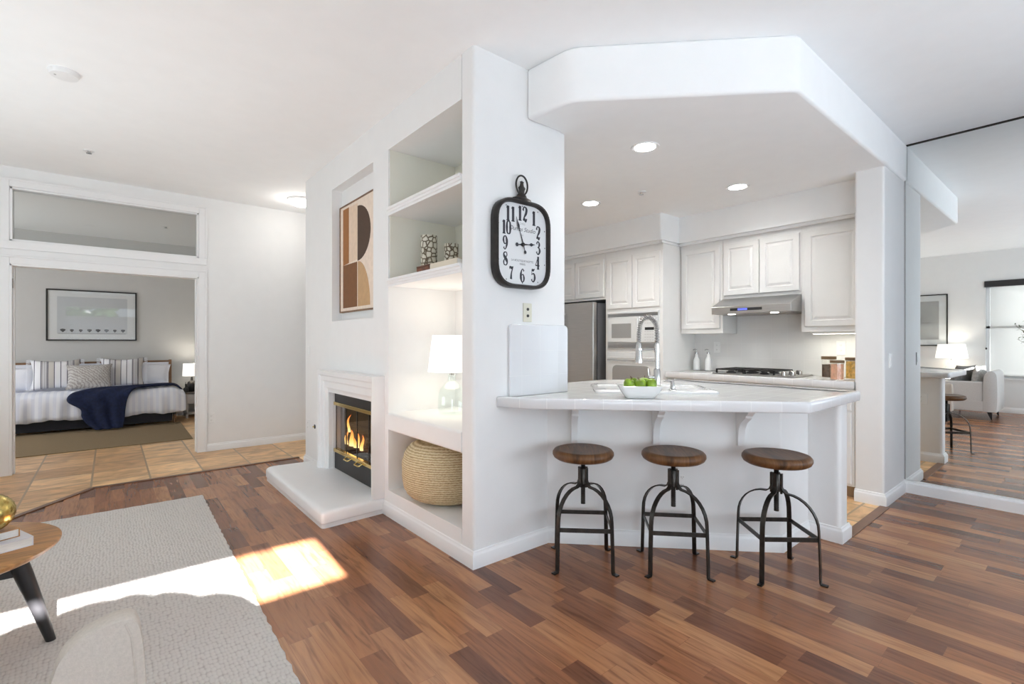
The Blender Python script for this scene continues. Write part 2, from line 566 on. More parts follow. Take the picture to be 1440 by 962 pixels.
class MB:
    def __init__(s):
        s.v = []
        s.f = []
        s.uv = {}

    def add(s, verts, faces, M=None):
        o = len(s.v)
        for v in verts:
            v = Vector(v)
            s.v.append(M @ v if M else v)
        s.f += [tuple(i + o for i in f) for f in faces]
        return o

    def box(s, x0, x1, y0, y1, z0, z1, M=None):
        vs = [(x0, y0, z0), (x1, y0, z0), (x1, y1, z0), (x0, y1, z0), (x0, y0, z1), (x1, y0, z1), (x1, y1, z1), (x0, y1, z1)]
        s.add(vs, [(3, 2, 1, 0), (4, 5, 6, 7), (0, 1, 5, 4), (1, 2, 6, 5), (2, 3, 7, 6), (3, 0, 4, 7)], M)
        return s

    def prism(s, poly, z0, z1, M=None):
        a = sum(poly[i][0] * poly[(i + 1) % len(poly)][1] - poly[(i + 1) % len(poly)][0] * poly[i][1] for i in range(len(poly)))
        if a < 0:
            poly = poly[::-1]
        n = len(poly)
        vs = [(p[0], p[1], z0) for p in poly] + [(p[0], p[1], z1) for p in poly]
        fs = [tuple(range(n - 1, -1, -1)), tuple(range(n, 2 * n))]
        fs += [(i, (i + 1) % n, n + (i + 1) % n, n + i) for i in range(n)]
        s.add(vs, fs, M)
        return s

    def loft(s, rings, cap0=True, cap1=True, M=None, closed=True):
        n = len(rings[0])
        vs = [p for r in rings for p in r]
        fs = []
        for k in range(len(rings) - 1):
            for i in range(n if closed else n - 1):
                j = (i + 1) % n
                fs.append((k * n + i, k * n + j, (k + 1) * n + j, (k + 1) * n + i))
        if cap0:
            fs.append(tuple(range(n - 1, -1, -1)))
        if cap1:
            fs.append(tuple((len(rings) - 1) * n + i for i in range(n)))
        s.add(vs, fs, M)
        return s

    def lathe(s, prof, c=(0, 0, 0), n=32, M=None, sx=1.0, sy=1.0):
        rings = []
        for r, z in prof:
            r = max(r, 1e-5)
            rings.append([(c[0] + r * sx * math.cos(2 * PI * i / n), c[1] + r * sy * math.sin(2 * PI * i / n), c[2] + z) for i in range(n)])
        return s.loft(rings, True, True, M)

    def tube(s, path, r, n=10, M=None, caps=True):
        path = [Vector(p) for p in path]
        rs = r if isinstance(r, (list, tuple)) else [r] * len(path)
        rings = []
        up = Vector((0, 0, 1))
        t0 = (path[1] - path[0]).normalized()
        if abs(t0.dot(up)) > 0.95:
            up = Vector((1, 0, 0))
        nrm = (up - t0 * up.dot(t0)).normalized()
        for i, p in enumerate(path):
            t = (path[min(i + 1, len(path) - 1)] - path[max(i - 1, 0)]).normalized()
            nrm = (nrm - t * nrm.dot(t)).normalized()
            b = t.cross(nrm)
            rings.append([p + rs[i] * (math.cos(2 * PI * k / n) * nrm + math.sin(2 * PI * k / n) * b) for k in range(n)])
        return s.loft(rings, caps, caps, M)

    def bar(s, path, side, w, t, M=None):
        """flat bar: width w along the fixed vector side, thickness t across"""
        path = [Vector(p) for p in path]
        side = Vector(side).normalized()
        rings = []
        for i, p in enumerate(path):
            tg = (path[min(i + 1, len(path) - 1)] - path[max(i - 1, 0)]).normalized()
            nn = tg.cross(side).normalized()
            rings.append([p + side * w / 2 + nn * t / 2, p - side * w / 2 + nn * t / 2, p - side * w / 2 - nn * t / 2, p + side * w / 2 - nn * t / 2])
        return s.loft(rings, True, True, M)

    def grid(s, pts, M=None):
        nu, nv = len(pts), len(pts[0])
        vs = [p for row in pts for p in row]
        s.add(vs, [(i * nv + j, (i + 1) * nv + j, (i + 1) * nv + j + 1, i * nv + j + 1) for i in range(nu - 1) for j in range(nv - 1)], M)
        return s

    def sphere(s, c, rx, ry, rz, n=20, M=None):
        prof = [(math.sin(PI * i / (n // 2)), -math.cos(PI * i / (n // 2))) for i in range(n // 2 + 1)]
        rings = [[(c[0] + rx * max(r, 1e-4) * math.cos(2 * PI * k / n), c[1] + ry * max(r, 1e-4) * math.sin(2 * PI * k / n), c[2] + rz * z) for k in range(n)] for r, z in prof]
        return s.loft(rings, True, True, M)

    def obj(s, name, m, parent=None, loc=None, bevel=0.0, seg=2, smooth=None, sub=0, solid=0.0, angle=35, mats=None, rot=None):
        me = bpy.data.meshes.new(name)
        me.from_pydata([tuple(v) for v in s.v], [], s.f)
        me.materials.append(m)
        for x in (mats or []):
            me.materials.append(x)
        bm = bmesh.new()
        bm.from_mesh(me)
        bmesh.ops.recalc_face_normals(bm, faces=bm.faces)
        bm.to_mesh(me)
        bm.free()
        o = bpy.data.objects.new(name, me)
        COL.objects.link(o)
        if parent:
            o.parent = parent
        if loc:
            o.location = loc
        if rot:
            o.rotation_euler = rot
        if solid:
            md = o.modifiers.new('solid', 'SOLIDIFY')
            md.thickness = solid
            md.offset = 0
        if bevel:
            md = o.modifiers.new('bevel', 'BEVEL')
            md.width = bevel
            md.segments = seg
            md.limit_method = 'ANGLE'
            md.angle_limit = math.radians(angle)
            md.harden_normals = True
        if sub:
            md = o.modifiers.new('sub', 'SUBSURF')
            md.levels = md.render_levels = sub
        if smooth is None:
            smooth = True
        if smooth:
            for p in me.polygons:
                p.use_smooth = True
            if not sub:
                me.set_sharp_from_angle(angle=math.radians(40))
        return o


def tag(o, label=None, cat=None, group=None, kind=None):
    if label:
        o['label'] = label
    if cat:
        o['category'] = cat
    if group:
        o['group'] = group
    if kind:
        o['kind'] = kind
    return o


def thing(name, loc, label, cat, rz=0.0, group=None):
    o = bpy.data.objects.new(name, None)
    COL.objects.link(o)
    o.empty_display_size = 0.1
    o.location = loc
    o.rotation_euler = (0, 0, rz)
    return tag(o, label, cat, group)


def struct(mb, name, m, label=None, **kw):
    kw.setdefault('smooth', False)
    o = mb.obj(name, m, **kw)
    return tag(o, label, None, None, 'structure')


def copy_tree(o, parent=None):
    c = o.copy()
    COL.objects.link(c)
    if parent:
        c.parent = parent
    for ch in o.children:
        copy_tree(ch, c)
    return c


def R(x=0, y=0, z=0):
    return Matrix.Rotation(z, 4, 'Z') @ Matrix.Rotation(y, 4, 'Y') @ Matrix.Rotation(x, 4, 'X')


def T(x, y, z):
    return Matrix.Translation((x, y, z))


def arc(cx, cy, r, a0, a1, n=6):
    return [(cx + r * math.cos(math.radians(a0 + (a1 - a0) * i / n)), cy + r * math.sin(math.radians(a0 + (a1 - a0) * i / n))) for i in range(n + 1)]


def round_poly(pts, radii, n=6):
    """polygon with rounded corners"""
    out = []
    k = len(pts)
    for i, p in enumerate(pts):
        r = radii[i] if isinstance(radii, (list, tuple)) else radii
        if r <= 0:
            out.append(p)
            continue
        p = Vector(p)
        a = Vector(pts[i - 1]) - p
        b = Vector(pts[(i + 1) % k]) - p
        la, lb = a.length, b.length
        a.normalize()
        b.normalize()
        r = min(r, la * 0.49, lb * 0.49)
        p0, p1 = p + a * r, p + b * r
        for j in range(n + 1):
            t = j / n
            q = (1 - t) ** 2 * p0 + 2 * t * (1 - t) * p + t * t * p1
            out.append(tuple(q))
    return out


def smooth_path(pts, n=6, closed=False):
    pts = [Vector(p) for p in pts]
    out = []
    m = len(pts)
    for i in range(m if closed else m - 1):
        p0 = pts[(i - 1) % m] if closed or i > 0 else pts[0]
        p1 = pts[i]
        p2 = pts[(i + 1) % m]
        p3 = pts[(i + 2) % m] if closed or i + 2 < m else pts[-1]
        for j in range(n):
            t = j / n
            out.append(0.5 * ((2 * p1) + (p2 - p0) * t + (2 * p0 - 5 * p1 + 4 * p2 - p3) * t * t + (3 * p1 - p0 - 3 * p2 + p3) * t ** 3))
    if not closed:
        out.append(pts[-1])
    return out


# ------------------------------------------------------------------ setting
H = 2.94      # main ceiling
HK = 2.63     # kitchen ceiling
HALLY = 6.60  # wall with the bedroom doorway
FX = 1.57     # fireplace wall plane
CY = 2.235    # clock wall plane
MX = 5.20     # mirror / kitchen wall plane
WX = -2.0     # side wall of the living room
RY = -2.2     # rear wall of the living room

# floors
struct(MB().prism([(-2.1, -2.3), (5.3, -2.3), (5.3, 1.06), (3.72, 1.06), (3.68, 1.30), (3.16, 1.30), (2.2, 2.27), (1.6, 2.4), (1.6, 5.614), (-0.119, 5.563), (-0.595, 4.92), (-2.1, 3.5)], -0.08, 0.0), 'floor', WOODFLOOR)
struct(MB().prism([(-2.1, 3.5), (-0.595, 4.92), (-0.119, 5.563), (1.6, 5.614), (4.2, 5.614), (4.2, 6.7), (2.1, 6.7), (2.1, 10.3), (-2.7, 10.3), (-2.7, 6.7), (-2.1, 6.7)], -0.08, 0.0), 'floor_hall_tile', STONE)
struct(MB().prism([(1.6, 2.4), (2.2, 2.27), (3.16, 1.30), (3.68, 1.30), (3.72, 1.06), (5.3, 1.06), (5.3, 5.2), (2.2, 5.2), (2.2, 2.4)], -0.08, 0.0), 'floor_kitchen_tile', STONE)
FLOORSTRIP = mat('wood_edge_strip', (0.17, 0.08, 0.043), 0.3, vary=0.2, vscale=9)
b = MB()
pth = [(-2.1, 3.5), (-0.595, 4.92), (-0.119, 5.563), (1.6, 5.614)]
for (xa, ya), (xb, yb) in zip(pth[:-1], pth[1:]):
    b.bar([(xa, ya, 0.003), (xb, yb, 0.003)], (0, 0, 1), 0.008, 0.045)
struct(b, 'trim_1', FLOORSTRIP)
struct(MB().box(3.72, 4.6, 1.02, 1.08, 0.0, 0.006), 'trim_2', FLOORSTRIP)

# ceilings
struct(MB().box(-2.7, 5.4, -2.35, 10.35, H, H + 0.08), 'ceiling', CEIL)
sp = round_poly([(1.965, CY), (2.0, 1.90), (2.869, 1.035), (5.2, 1.035), (5.2, 5.2), (2.25, 5.2), (2.25, CY)], [0, 0.07, 0.035, 0, 0, 0, 0])
struct(MB().prism(sp, HK, H), 'ceiling_kitchen_soffit', CEIL, bevel=0.022, seg=4, smooth=True, angle=50)

# hall wall with doorway and transom
DX0, DX1, DH = -0.737, 0.785, 2.015
TZ0, TZ1 = 2.233, 2.75
b = MB()
b.box(-2.7, DX0, HALLY, HALLY + 0.12, 0, H)
b.box(DX1, 4.2, HALLY, HALLY + 0.12, 0, H)
b.box(DX0, DX1, HALLY, HALLY + 0.12, DH, TZ0)
b.box(DX0, DX1, HALLY, HALLY + 0.12, TZ1, H)
struct(b, 'wall_hall', WALL)


def frame_rect(x0, x1, z0, z1, w, y, t, bottom=True):
    """casing boards round an opening in a plane of constant Y, facing -Y, as one mesh"""
    q = MB()
    for a, h in ((0.0, t), (w * 0.25, t * 0.65)):
        pass
    q.box(x0 - w, x0, y - t, y, z0 if bottom else 0, z1 + w)
    q.box(x1, x1 + w, y - t, y, z0 if bottom else 0, z1 + w)
    q.box(x0, x1, y - t, y, z1, z1 + w)
    # raised outer back band
    q.box(x0 - w - 0.004, x0 - w + 0.014, y - t - 0.008, y, z0 if bottom else 0, z1 + w + 0.004)
    q.box(x1 + w - 0.014, x1 + w + 0.004, y - t - 0.008, y, z0 if bottom else 0, z1 + w + 0.004)
    q.box(x0 - w, x1 + w, y - t - 0.008, y, z1 + w - 0.014, z1 + w + 0.004)
    return q


q = frame_rect(DX0, DX1, 0, DH, 0.075, HALLY, 0.016, bottom=False)
# jamb lining with stop
q.box(DX0, DX0 + 0.018, HALLY - 0.016, HALLY + 0.13, 0, DH)
q.box(DX1 - 0.018, DX1, HALLY - 0.016, HALLY + 0.13, 0, DH)
q.box(DX0, DX1, HALLY - 0.016, HALLY + 0.13, DH - 0.018, DH)
q.box(DX0 + 0.018, DX0 + 0.03, HALLY + 0.05, HALLY + 0.09, 0, DH - 0.018)
q.box(DX1 - 0.03, DX1 - 0.018, HALLY + 0.05, HALLY + 0.09, 0, DH - 0.018)
struct(q, 'trim_door_casing', TRIM, bevel=0.003)
q = frame_rect(DX0, DX1, TZ0, TZ1, 0.075, HALLY, 0.016)
q.box(DX0 - 0.075, DX1 + 0.075, HALLY - 0.02, HALLY, TZ0 - 0.075, TZ0)
for (x0, x1, z0, z1) in ((DX0, DX0 + 0.02, TZ0, TZ1), (DX1 - 0.02, DX1, TZ0, TZ1), (DX0, DX1, TZ0, TZ0 + 0.02), (DX0, DX1, TZ1 - 0.02, TZ1)):
    q.box(x0, x1, HALLY - 0.006, HALLY + 0.1, z0, z1)
w1 = struct(q, 'window_1', TRIM, bevel=0.003)
tag(MB().box(DX0 + 0.02, DX1 - 0.02, HALLY + 0.045, HALLY + 0.051, TZ0 + 0.02, TZ1 - 0.02).obj('glass_pane', PANE, w1, smooth=False), kind='structure')

# bedroom shell
struct(MB().box(-2.7, 2.1, 10.15, 10.27, 0, H), 'wall_bedroom_back', BEDWALL)
struct(MB().box(-2.72, -2.6, 6.7, 10.3, 0, H), 'wall_bedroom_left', BEDWALL)
struct(MB().box(2.0, 2.12, 6.72, 10.3, 0, H), 'wall_bedroom_right', BEDWALL)
struct(MB().box(-2.6, 2.0, 10.135, 10.15, 0, 0.09), 'baseboard_bedroom', TRIM)

# hall end walls
struct(MB().box(4.1, 4.22, 5.2, 6.72, 0, H), 'wall_hall_end', WALL)
struct(MB().box(2.0, 4.2, 5.2, 5.29, 0, H), 'wall_hall_inner', WALL)

# fireplace wall: pilaster, niche, firebox, art recess
NY0, NY1 = 2.357, 3.32
AY0, AY1 = 3.585, 4.49
FY0, FY1, FZ0, FZ1 = 3.47, 4.47, 0.115, 0.83
pil = round_poly([(FX, CY), (2.30, CY), (2.30, NY0), (FX, NY0)], [0.028, 0.012, 0, 0.012])
struct(MB().prism(pil, 0, H), 'wall_clock', WALL)
struct(MB().box(2.15, 2.27, NY0, 5.29, 0, H), 'wall_niche_back', WALL)
struct(MB().box(FX, 2.15, NY0, NY1, 2.68, H), 'wall_niche_head', WALL)
struct(MB().box(FX, 2.15, NY0, NY1, 0, 0.185), 'wall_niche_base', WALL)
b = MB()
b.box(FX, 2.15, NY1, FY0, 0, H)
b.box(FX, 2.15, FY0, FY1, 0, FZ0)
b.box(FX, 2.15, FY0, FY1, FZ1, 1.46)
b.box(FX, 2.15, FY0, AY0, 1.46, H)
b.box(1.66, 2.15, AY0, AY1, 1.46, 2.665)
b.box(FX, 2.15, AY0, AY1, 2.665, H)
b.box(FX, 2.15, FY1, AY1, 0, 1.46)
b.prism(round_poly([(FX, AY1), (2.15, AY1), (2.15, 5.29), (FX, 5.29)], [0, 0, 0, 0.02]), 0, H)
struct(b, 'wall_fireplace', WALL)
# ledge with rounded nose
b = MB()
b.prism(round_poly([(FX - 0.004, 0.623), (2.15, 0.623), (2.15, 0.751), (FX - 0.004, 0.751)], [0.02, 0, 0, 0.02]), NY0, NY1, Matrix(((1, 0, 0, 0), (0, 0, 1, 0), (0, 1, 0, 0), (0, 0, 0, 1))))
struct(b, 'wall_niche_ledge', WALL)

NICHE = mat('niche_cream_paint', (0.80, 0.785, 0.70), 0.65, spec=0.3)
b = MB()
b.box(2.142, 2.149, NY0 + 0.001, NY1 - 0.001, 1.731, 2.679)
b.box(FX + 0.012, 2.142, NY1 - 0.008, NY1 - 0.001, 1.731, 2.679)
b.box(FX + 0.012, 2.142, NY0 + 0.001, NY0 + 0.008, 1.731, 2.679)
struct(b, 'wall_niche_liner', NICHE)

# living room side wall with window, and rear wall
LW0, LW1, LWZ0, LWZ1 = -0.75, 1.33, 0.62, 2.36
b = MB()
b.box(WX - 0.12, WX, RY, LW0, 0, H)
b.box(WX - 0.12, WX, LW1, HALLY, 0, H)
b.box(WX - 0.12, WX, LW0, LW1, 0, LWZ0)
b.box(WX - 0.12, WX, LW0, LW1, LWZ1, H)
struct(b, 'wall_left', WALL)
TX0, TX1 = -1.9, 0.77
RZ0, RZ1 = (2.62 - RY) * TAN_E, (3.22 - RY) * TAN_E + 0.054
b = MB()
b.box(WX - 0.12, MX + 0.12, RY - 0.12, RY, RZ1, H)
b.box(WX - 0.12, TX0, RY - 0.12, RY, 0, RZ1)
b.box(TX1, MX + 0.12, RY - 0.12, RY, 0, RZ1)
b.box(TX0, TX1, RY - 0.12, RY, 0, RZ0)
struct(b, 'wall_rear', WALL)
# mirror wall and pier
struct(MB().box(MX + 0.012, MX + 0.13, RY, 1.05, 0, H), 'wall_right', WALL)
struct(MB().prism(round_poly([(4.6, 1.055), (MX + 0.13, 1.055), (MX + 0.13, 1.25), (4.6, 1.25)], [0.02, 0, 0, 0.02]), 0, HK + 0.03), 'wall_pier', WALL)
struct(MB().box(MX, MX + 0.12, 1.25, 5.2, 0, HK + 0.03), 'wall_kitchen', WALL)
struct(MB().box(2.2, MX, 4.75, 4.87, 0, HK + 0.03), 'wall_kitchen_side', WALL)

# bar half wall with stub
bar_pts = [(2.14, CY), (3.13, 1.225), (3.55, 1.225), (3.55, 1.04), (3.70, 1.04), (3.70, 1.36), (3.19, 1.36), (2.30, CY + 0.06), (2.14, CY + 0.06)]
bp = round_poly(bar_pts, [0, 0.015, 0, 0.035, 0.035, 0, 0, 0, 0])
struct(MB().prism(bp, 0, 0.892), 'wall_bar', WALL)


def baseboard(name, pts, h=0.098, t=0.016, side=-1):
    """moulded skirting along an open polyline (room side = right-hand side for side=-1)"""
    P = [Vector((*p, 0)) for p in pts]
    prof = [(0, 0), (t, 0), (t, h * 0.74), (t * 0.8, h * 0.80), (t * 0.45, h * 0.86), (t * 0.4, h * 0.96), (0, h)]
    rings = []
    for i, p in enumerate(P):
        d0 = (P[i] - P[i - 1]).normalized() if i else None
        d1 = (P[i + 1] - P[i]).normalized() if i + 1 < len(P) else None
        n0 = Vector((d0.y, -d0.x, 0)) if d0 else None
        n1 = Vector((d1.y, -d1.x, 0)) if d1 else None
        if n0 is None:
            nn, k = n1, 1
        elif n1 is None:
            nn, k = n0, 1
        else:
            nn = (n0 + n1).normalized()
            k = 1 / max(0.35, nn.dot(n0))
        rings.append([p + nn * k * a + Vector((0, 0, z)) for a, z in prof])
    return struct(MB().loft(rings, True, True), name, TRIM, smooth=True)


# right-hand normal of travel points into the room
baseboard('baseboard_clock_wall', [(FX, 3.385), (FX, CY), (2.14, CY), (3.13, 1.225), (3.55, 1.225), (3.55, 1.04), (3.70, 1.04), (3.70, 1.30)][::1], side=-1)
baseboard('baseboard_pier', [(4.6, 1.25), (4.6, 1.055), (MX, 1.055)])
baseboard('baseboard_fireplace', [(FX, 5.29), (FX, 4.9)])
baseboard('baseboard_hall', [(DX1 + 0.08, HALLY), (4.1, HALLY)], h=0.085)
baseboard('baseboard_left', [(WX, RY), (WX, HALLY)])
baseboard('baseboard_mirror', [(MX, 1.055), (MX, RY)], h=0.105, t=0.03)

# ------------------------------------------------------------------ mirror
t = thing('wall_mirror', (MX, 0, 0), 'wall-high frameless mirror beside the pier, reflecting the sofa and window', 'mirror')
MB().box(-0.002, 0.006, RY + 0.01, 1.05, 0.107, H - 0.012).obj('mirror_glass', MIRROR, t, smooth=False)
MB().box(-0.006, 0.008, RY + 0.01, 1.05, H - 0.016, H - 0.001).obj('top_channel', IRON, t, smooth=False)
MB().box(-0.006, 0.008, 1.046, 1.054, 0.107, H - 0.012).obj('edge_channel', GREYLINE, t, smooth=False)

# ------------------------------------------------------------------ niche shelves


def niche_shelf(z0, z1, label):
    t = thing('niche_shelf', (FX, NY0, z0), label, 'shelf', group='shelves built into the wall niche')
    L = NY1 - NY0
    h = z1 - z0
    MB().box(0.02, 0.575, 0.002, L - 0.002, 0.004, h - 0.004).obj('shelf_board', TRIM, t, smooth=False)
    prof = [(0.02, 0.0), (-0.002, 0.0), (-0.002, h * 0.28), (-0.008, h * 0.36), (-0.008, h * 0.62), (-0.016, h * 0.70), (-0.016, h), (0.02, h)]
    MB().loft([[(x, y, z) for x, z in prof] for y in (0.002, L - 0.002)]).obj('moulded_lip', TRIM, t)


niche_shelf(2.195, 2.25, 'upper white niche shelf, bare, with a moulded front edge')
niche_shelf(1.675, 1.73, 'lower white niche shelf carrying two pebbled vases')

# ------------------------------------------------------------------ fireplace
t = thing('fireplace_surround', (FX, 3.38, 0.115), 'white moulded wooden fireplace surround framing the black firebox', 'fireplace mantel')
YL = 1.22
ZT = 0.90
# profile goes from the opening outwards: (distance from opening edge, projection)
stp = [(0.0, 0.0), (0.0, 0.035), (0.018, 0.038), (0.03, 0.055), (0.065, 0.058), (0.075, 0.075), (0.10, 0.08), (0.108, 0.095), (0.135, 0.10), (0.135, 0.0)]
oy0, oy1, oz1 = 0.125, 1.095, 0.70
sc_t = (ZT - oz1) / 0.135
rings = []
for d, pjt in stp:
    rings.append([(-pjt, oy0 - d * 0.92, 0), (-pjt, oy0 - d * 0.92, oz1 + d * sc_t), (-pjt, oy1 + d * 0.92, oz1 + d * sc_t), (-pjt, oy1 + d * 0.92, 0)])
q = MB()
q.loft(rings, False, False, closed=False)
q.loft([r for r in rings], False, False, closed=False)
MBs = MB()
MBs.loft(rings, False, False, closed=False)
# bottom caps
for k in (0, 3):
    o0 = len(MBs.v)
    MBs.v += [Vector(r[k]) for r in rings]
    MBs.f.append(tuple(range(o0, o0 + len(rings))))
MBs.obj('moulded_frame', TRIM, t)

t = thing('hearth_slab', (FX, 3.38, 0), 'raised white hearth slab with rounded edges on the wood floor', 'hearth')
hp = round_poly([(0.0, 0.0), (0.0, 1.52), (-0.43, 1.56), (-0.50, 1.53), (-0.50, 0.02), (-0.47, 0.0)], [0, 0.01, 0.05, 0.05, 0.03, 0.03])
hp = round_poly([(-0.002, -0.005), (-0.002, 1.52), (-0.47, 1.56), (-0.47, -0.03)], [0, 0.0, 0.09, 0.03])
ins = lambda dd: [(x if x > -0.01 else x + dd, y + (dd if y < 0.4 else -dd if y > 1.2 else 0)) for x, y in hp]
q = MB()
q.loft([[(x, y, z) for x, y in ins(dd)] for dd, z in ((0.006, 0.0), (0.006, 0.025), (0.004, 0.032), (0.0, 0.036), (0.0, 0.088), (0.004, 0.102), (0.014, 0.111), (0.034, 0.115))])
q.obj('stone_slab', TRIM, t)

t = thing('fireplace_insert', (FX, FY0, FZ0), 'black gas fireplace insert with brass rails and a lit fire behind folding glass doors', 'fireplace')
WF = FY1 - FY0
HF = FZ1 - FZ0
q = MB()
q.box(0.5, 0.51, 0.03, WF - 0.03, 0.02, HF - 0.02)
q.loft([[(0.07, 0.0, z), (0.5, 0.03, z), (0.5, 0.04, z), (0.07, 0.01, z)] for z in (0.02, HF - 0.02)])
q.loft([[(0.07, WF - 0.001, z), (0.5, WF - 0.03, z), (0.5, WF - 0.04, z), (0.07, WF - 0.01, z)] for z in (0.02, HF - 0.02)])
q.box(0.07, 0.5, 0.01, WF - 0.01, 0.008, 0.02)
q.box(0.07, 0.5, 0.01, WF - 0.01, HF - 0.03, HF - 0.02)
q.obj('firebox', FIREBRICK, t, smooth=False)
MB().box(0.015, 0.05, 0.004, WF - 0.004, HF - 0.105, HF - 0.002).obj('upper_panel', BLACK, t, bevel=0.003)
MB().box(0.015, 0.05, 0.004, WF - 0.004, 0.002, 0.155).obj('lower_panel', BLACK, t, bevel=0.003)
MB().box(0.004, 0.045, 0.004, WF - 0.004, HF - 0.135, HF - 0.105).obj('brass_rail', BRASS, t, bevel=0.004)
MB().box(0.004, 0.045, 0.004, WF - 0.004, 0.155, 0.185).obj('brass_rail', BRASS, t, bevel=0.004)
for k in range(4):
    y0 = 0.01 + k * (WF - 0.02) / 4
    y1 = y0 + (WF - 0.02) / 4
    g = MB().box(0.026, 0.030, y0 + 0.005, y1 - 0.005, 0.188, HF - 0.137).obj('glass_door', FIREGLASS, t, smooth=False)
    for ya in (y0, y1 - 0.005):
        MB().box(0.024, 0.032, ya, ya + 0.005, 0.186, HF - 0.136).obj('door_stile', BLACK, g, smooth=False)
for s in (-1, 1):
    yc = WF / 2 + s * 0.115
    MB().tube(smooth_path([(0.012, yc - 0.05, 0.165), (-0.025, yc - 0.045, 0.150), (-0.028, yc, 0.148), (-0.025, yc + 0.045, 0.150), (0.012, yc + 0.05, 0.165)], 4), 0.006, 8).obj('pull_handle', BRASS, t)
q = MB()
for y in (0.40, 0.52, 0.64, 0.76, 0.88):
    q.box(0.10, 0.31, y, y + 0.014, 0.155, 0.17)
q.box(0.12, 0.134, 0.38, 0.91, 0.14, 0.156).box(0.28, 0.294, 0.38, 0.91, 0.14, 0.156)
for x in (0.12, 0.28):
    for y in (0.40, 0.88):
        q.box(x, x + 0.014, y, y + 0.014, 0.02, 0.145)
q.obj('log_grate', BLACK, t, smooth=False)
random.seed(3)
for (x, y, z, L, r, a, bb) in ((0.15, 0.64, 0.215, 0.60, 0.042, 0.05, 0.0), (0.26, 0.62, 0.215, 0.6, 0.05, -0.08, 0.05), (0.20, 0.56, 0.285, 0.42, 0.036, 0.2, 0.12), (0.20, 0.74, 0.285, 0.36, 0.034, -0.25, -0.1)):
    pth = [(-L / 2 + L * i / 8, 0.012 * math.sin(i * 1.7), 0.01 * math.cos(i * 2.1)) for i in range(9)]
    MB().tube(pth, [r * (0.9 + 0.15 * math.sin(i * 2.3 + r * 90)) for i in range(9)], 10, T(x, y, z) @ R(0, bb, PI / 2 + a)).obj('charred_log', LOG, t)


def flame(x, y, z, h, w, ph):
    rings = []
    for i in range(9):
        u = i / 8
        rr = w * (0.75 + 0.5 * u) * (1 - u) ** 0.8 + 0.001
        cx = x + 0.10 * h * math.sin(ph + 3.5 * u) * u
        cy = y + 0.22 * h * math.sin(ph * 1.7 + 4.2 * u) * u
        rings.append([(cx + 0.5 * rr * math.cos(2 * PI * k / 10), cy + rr * math.sin(2 * PI * k / 10), z + h * u) for k in range(10)])
    return MB().loft(rings)


for a in ((0.095, 0.80, 0.225, 0.15, 0.045, 0.5), (0.095, 0.71, 0.225, 0.09, 0.035, 2.0), (0.10, 0.86, 0.34, 0.16, 0.026, 3.4), (0.09, 0.64, 0.235, 0.16, 0.022, 1.2), (0.09, 0.56, 0.225, 0.13, 0.032, 5.0), (0.09, 0.90, 0.225, 0.14, 0.030, 4.1)):
    flame(*a).obj('flame', FLAME, t)
# gas key valve and plates on the fireplace wall


def plate(name, label, cat, loc, facing, w, h, m, kind):
    """wall plate; local x along the wall, local -y out of the wall"""
    t = thing(name, loc, label, cat, facing)
    q = MB()
    q.box(-w / 2, w / 2, -0.007, 0, -h / 2, h / 2)
    q.obj('cover_plate', m, t, bevel=0.004, smooth=True)
    if kind == 'outlet':
        for s in (-1, 1):
            o = MB().prism(round_poly([(-0.016, -0.014), (0.016, -0.014), (0.016, 0.014), (-0.016, 0.014)], 0.01), 0, 0.003, T(0, -0.007, s * 0.024) @ R(PI / 2)).obj('socket_face', m, t)
            q = MB()
            for sx in (-0.006, 0.006):
                q.box(sx - 0.0013, sx + 0.0013, -0.0108, -0.0098, s * 0.024 - 0.002, s * 0.024 + 0.007)
            q.lathe([(0.0022, 0), (0.0022, 0.0008)], n=8, M=T(0, -0.0098, s * 0.024 - 0.007) @ R(PI / 2))
            q.obj('socket_slots', GREYLINE, o, smooth=False)
    elif kind == 'jack':
        for s in (-1, 1):
            MB().lathe([(0.009, 0), (0.009, 0.004), (0.004, 0.005)], n=14, M=T(0, -0.007, s * 0.02) @ R(PI / 2)).obj('cable_jack', BLACK, t)
    elif kind == 'rocker':
        n_ = max(1, round(w / 0.06) - 0) if w > 0.1 else 1
        for k in range(n_):
            cx = (k - (n_ - 1) / 2) * 0.046
            MB().loft([[(cx - 0.016, -0.007, -0.033), (cx + 0.016, -0.007, -0.033), (cx + 0.016, -0.007, 0.033), (cx - 0.016, -0.007, 0.033)], [(cx - 0.015, -0.011, -0.031), (cx + 0.015, -0.011, -0.031), (cx + 0.015, -0.008, 0.031), (cx - 0.015, -0.008, 0.031)]]).obj('rocker', m, t, smooth=False)
    return t


FACE_X, FACE_Y = -PI / 2, 0.0   # plates facing -X, plates facing -Y
plate('light_switch', 'white switch plate high on the fireplace wall near its hall corner', 'light switch', (FX, 5.17, 1.17), FACE_X, 0.07, 0.115, WHITEPL, 'rocker')
plate('wall_outlet', 'white outlet low on the fireplace wall beside the gas key valve', 'outlet', (FX, 5.17, 0.42), FACE_X, 0.07, 0.115, WHITEPL, 'outlet')
t = thing('gas_key_valve', (FX, 4.975, 0.428), 'small dark round gas key valve on the wall beside the fireplace surround', 'gas valve', FACE_X)
MB().lathe([(0.022, 0), (0.022, 0.004), (0.012, 0.008), (0.0, 0.008)], n=20, M=R(PI / 2)).obj('escutcheon', BLACK, t)
MB().lathe([(0.007, 0.0), (0.007, 0.016)], n=8, M=T(0, -0.006, 0) @ R(PI / 2)).obj('key_socket', BRASS, t)
plate('wall_outlet', 'white outlet low on the hall wall beside the bedroom door casing', 'outlet', (0.907, HALLY, 0.383), FACE_Y, 0.07, 0.115, WHITEPL, 'outlet')
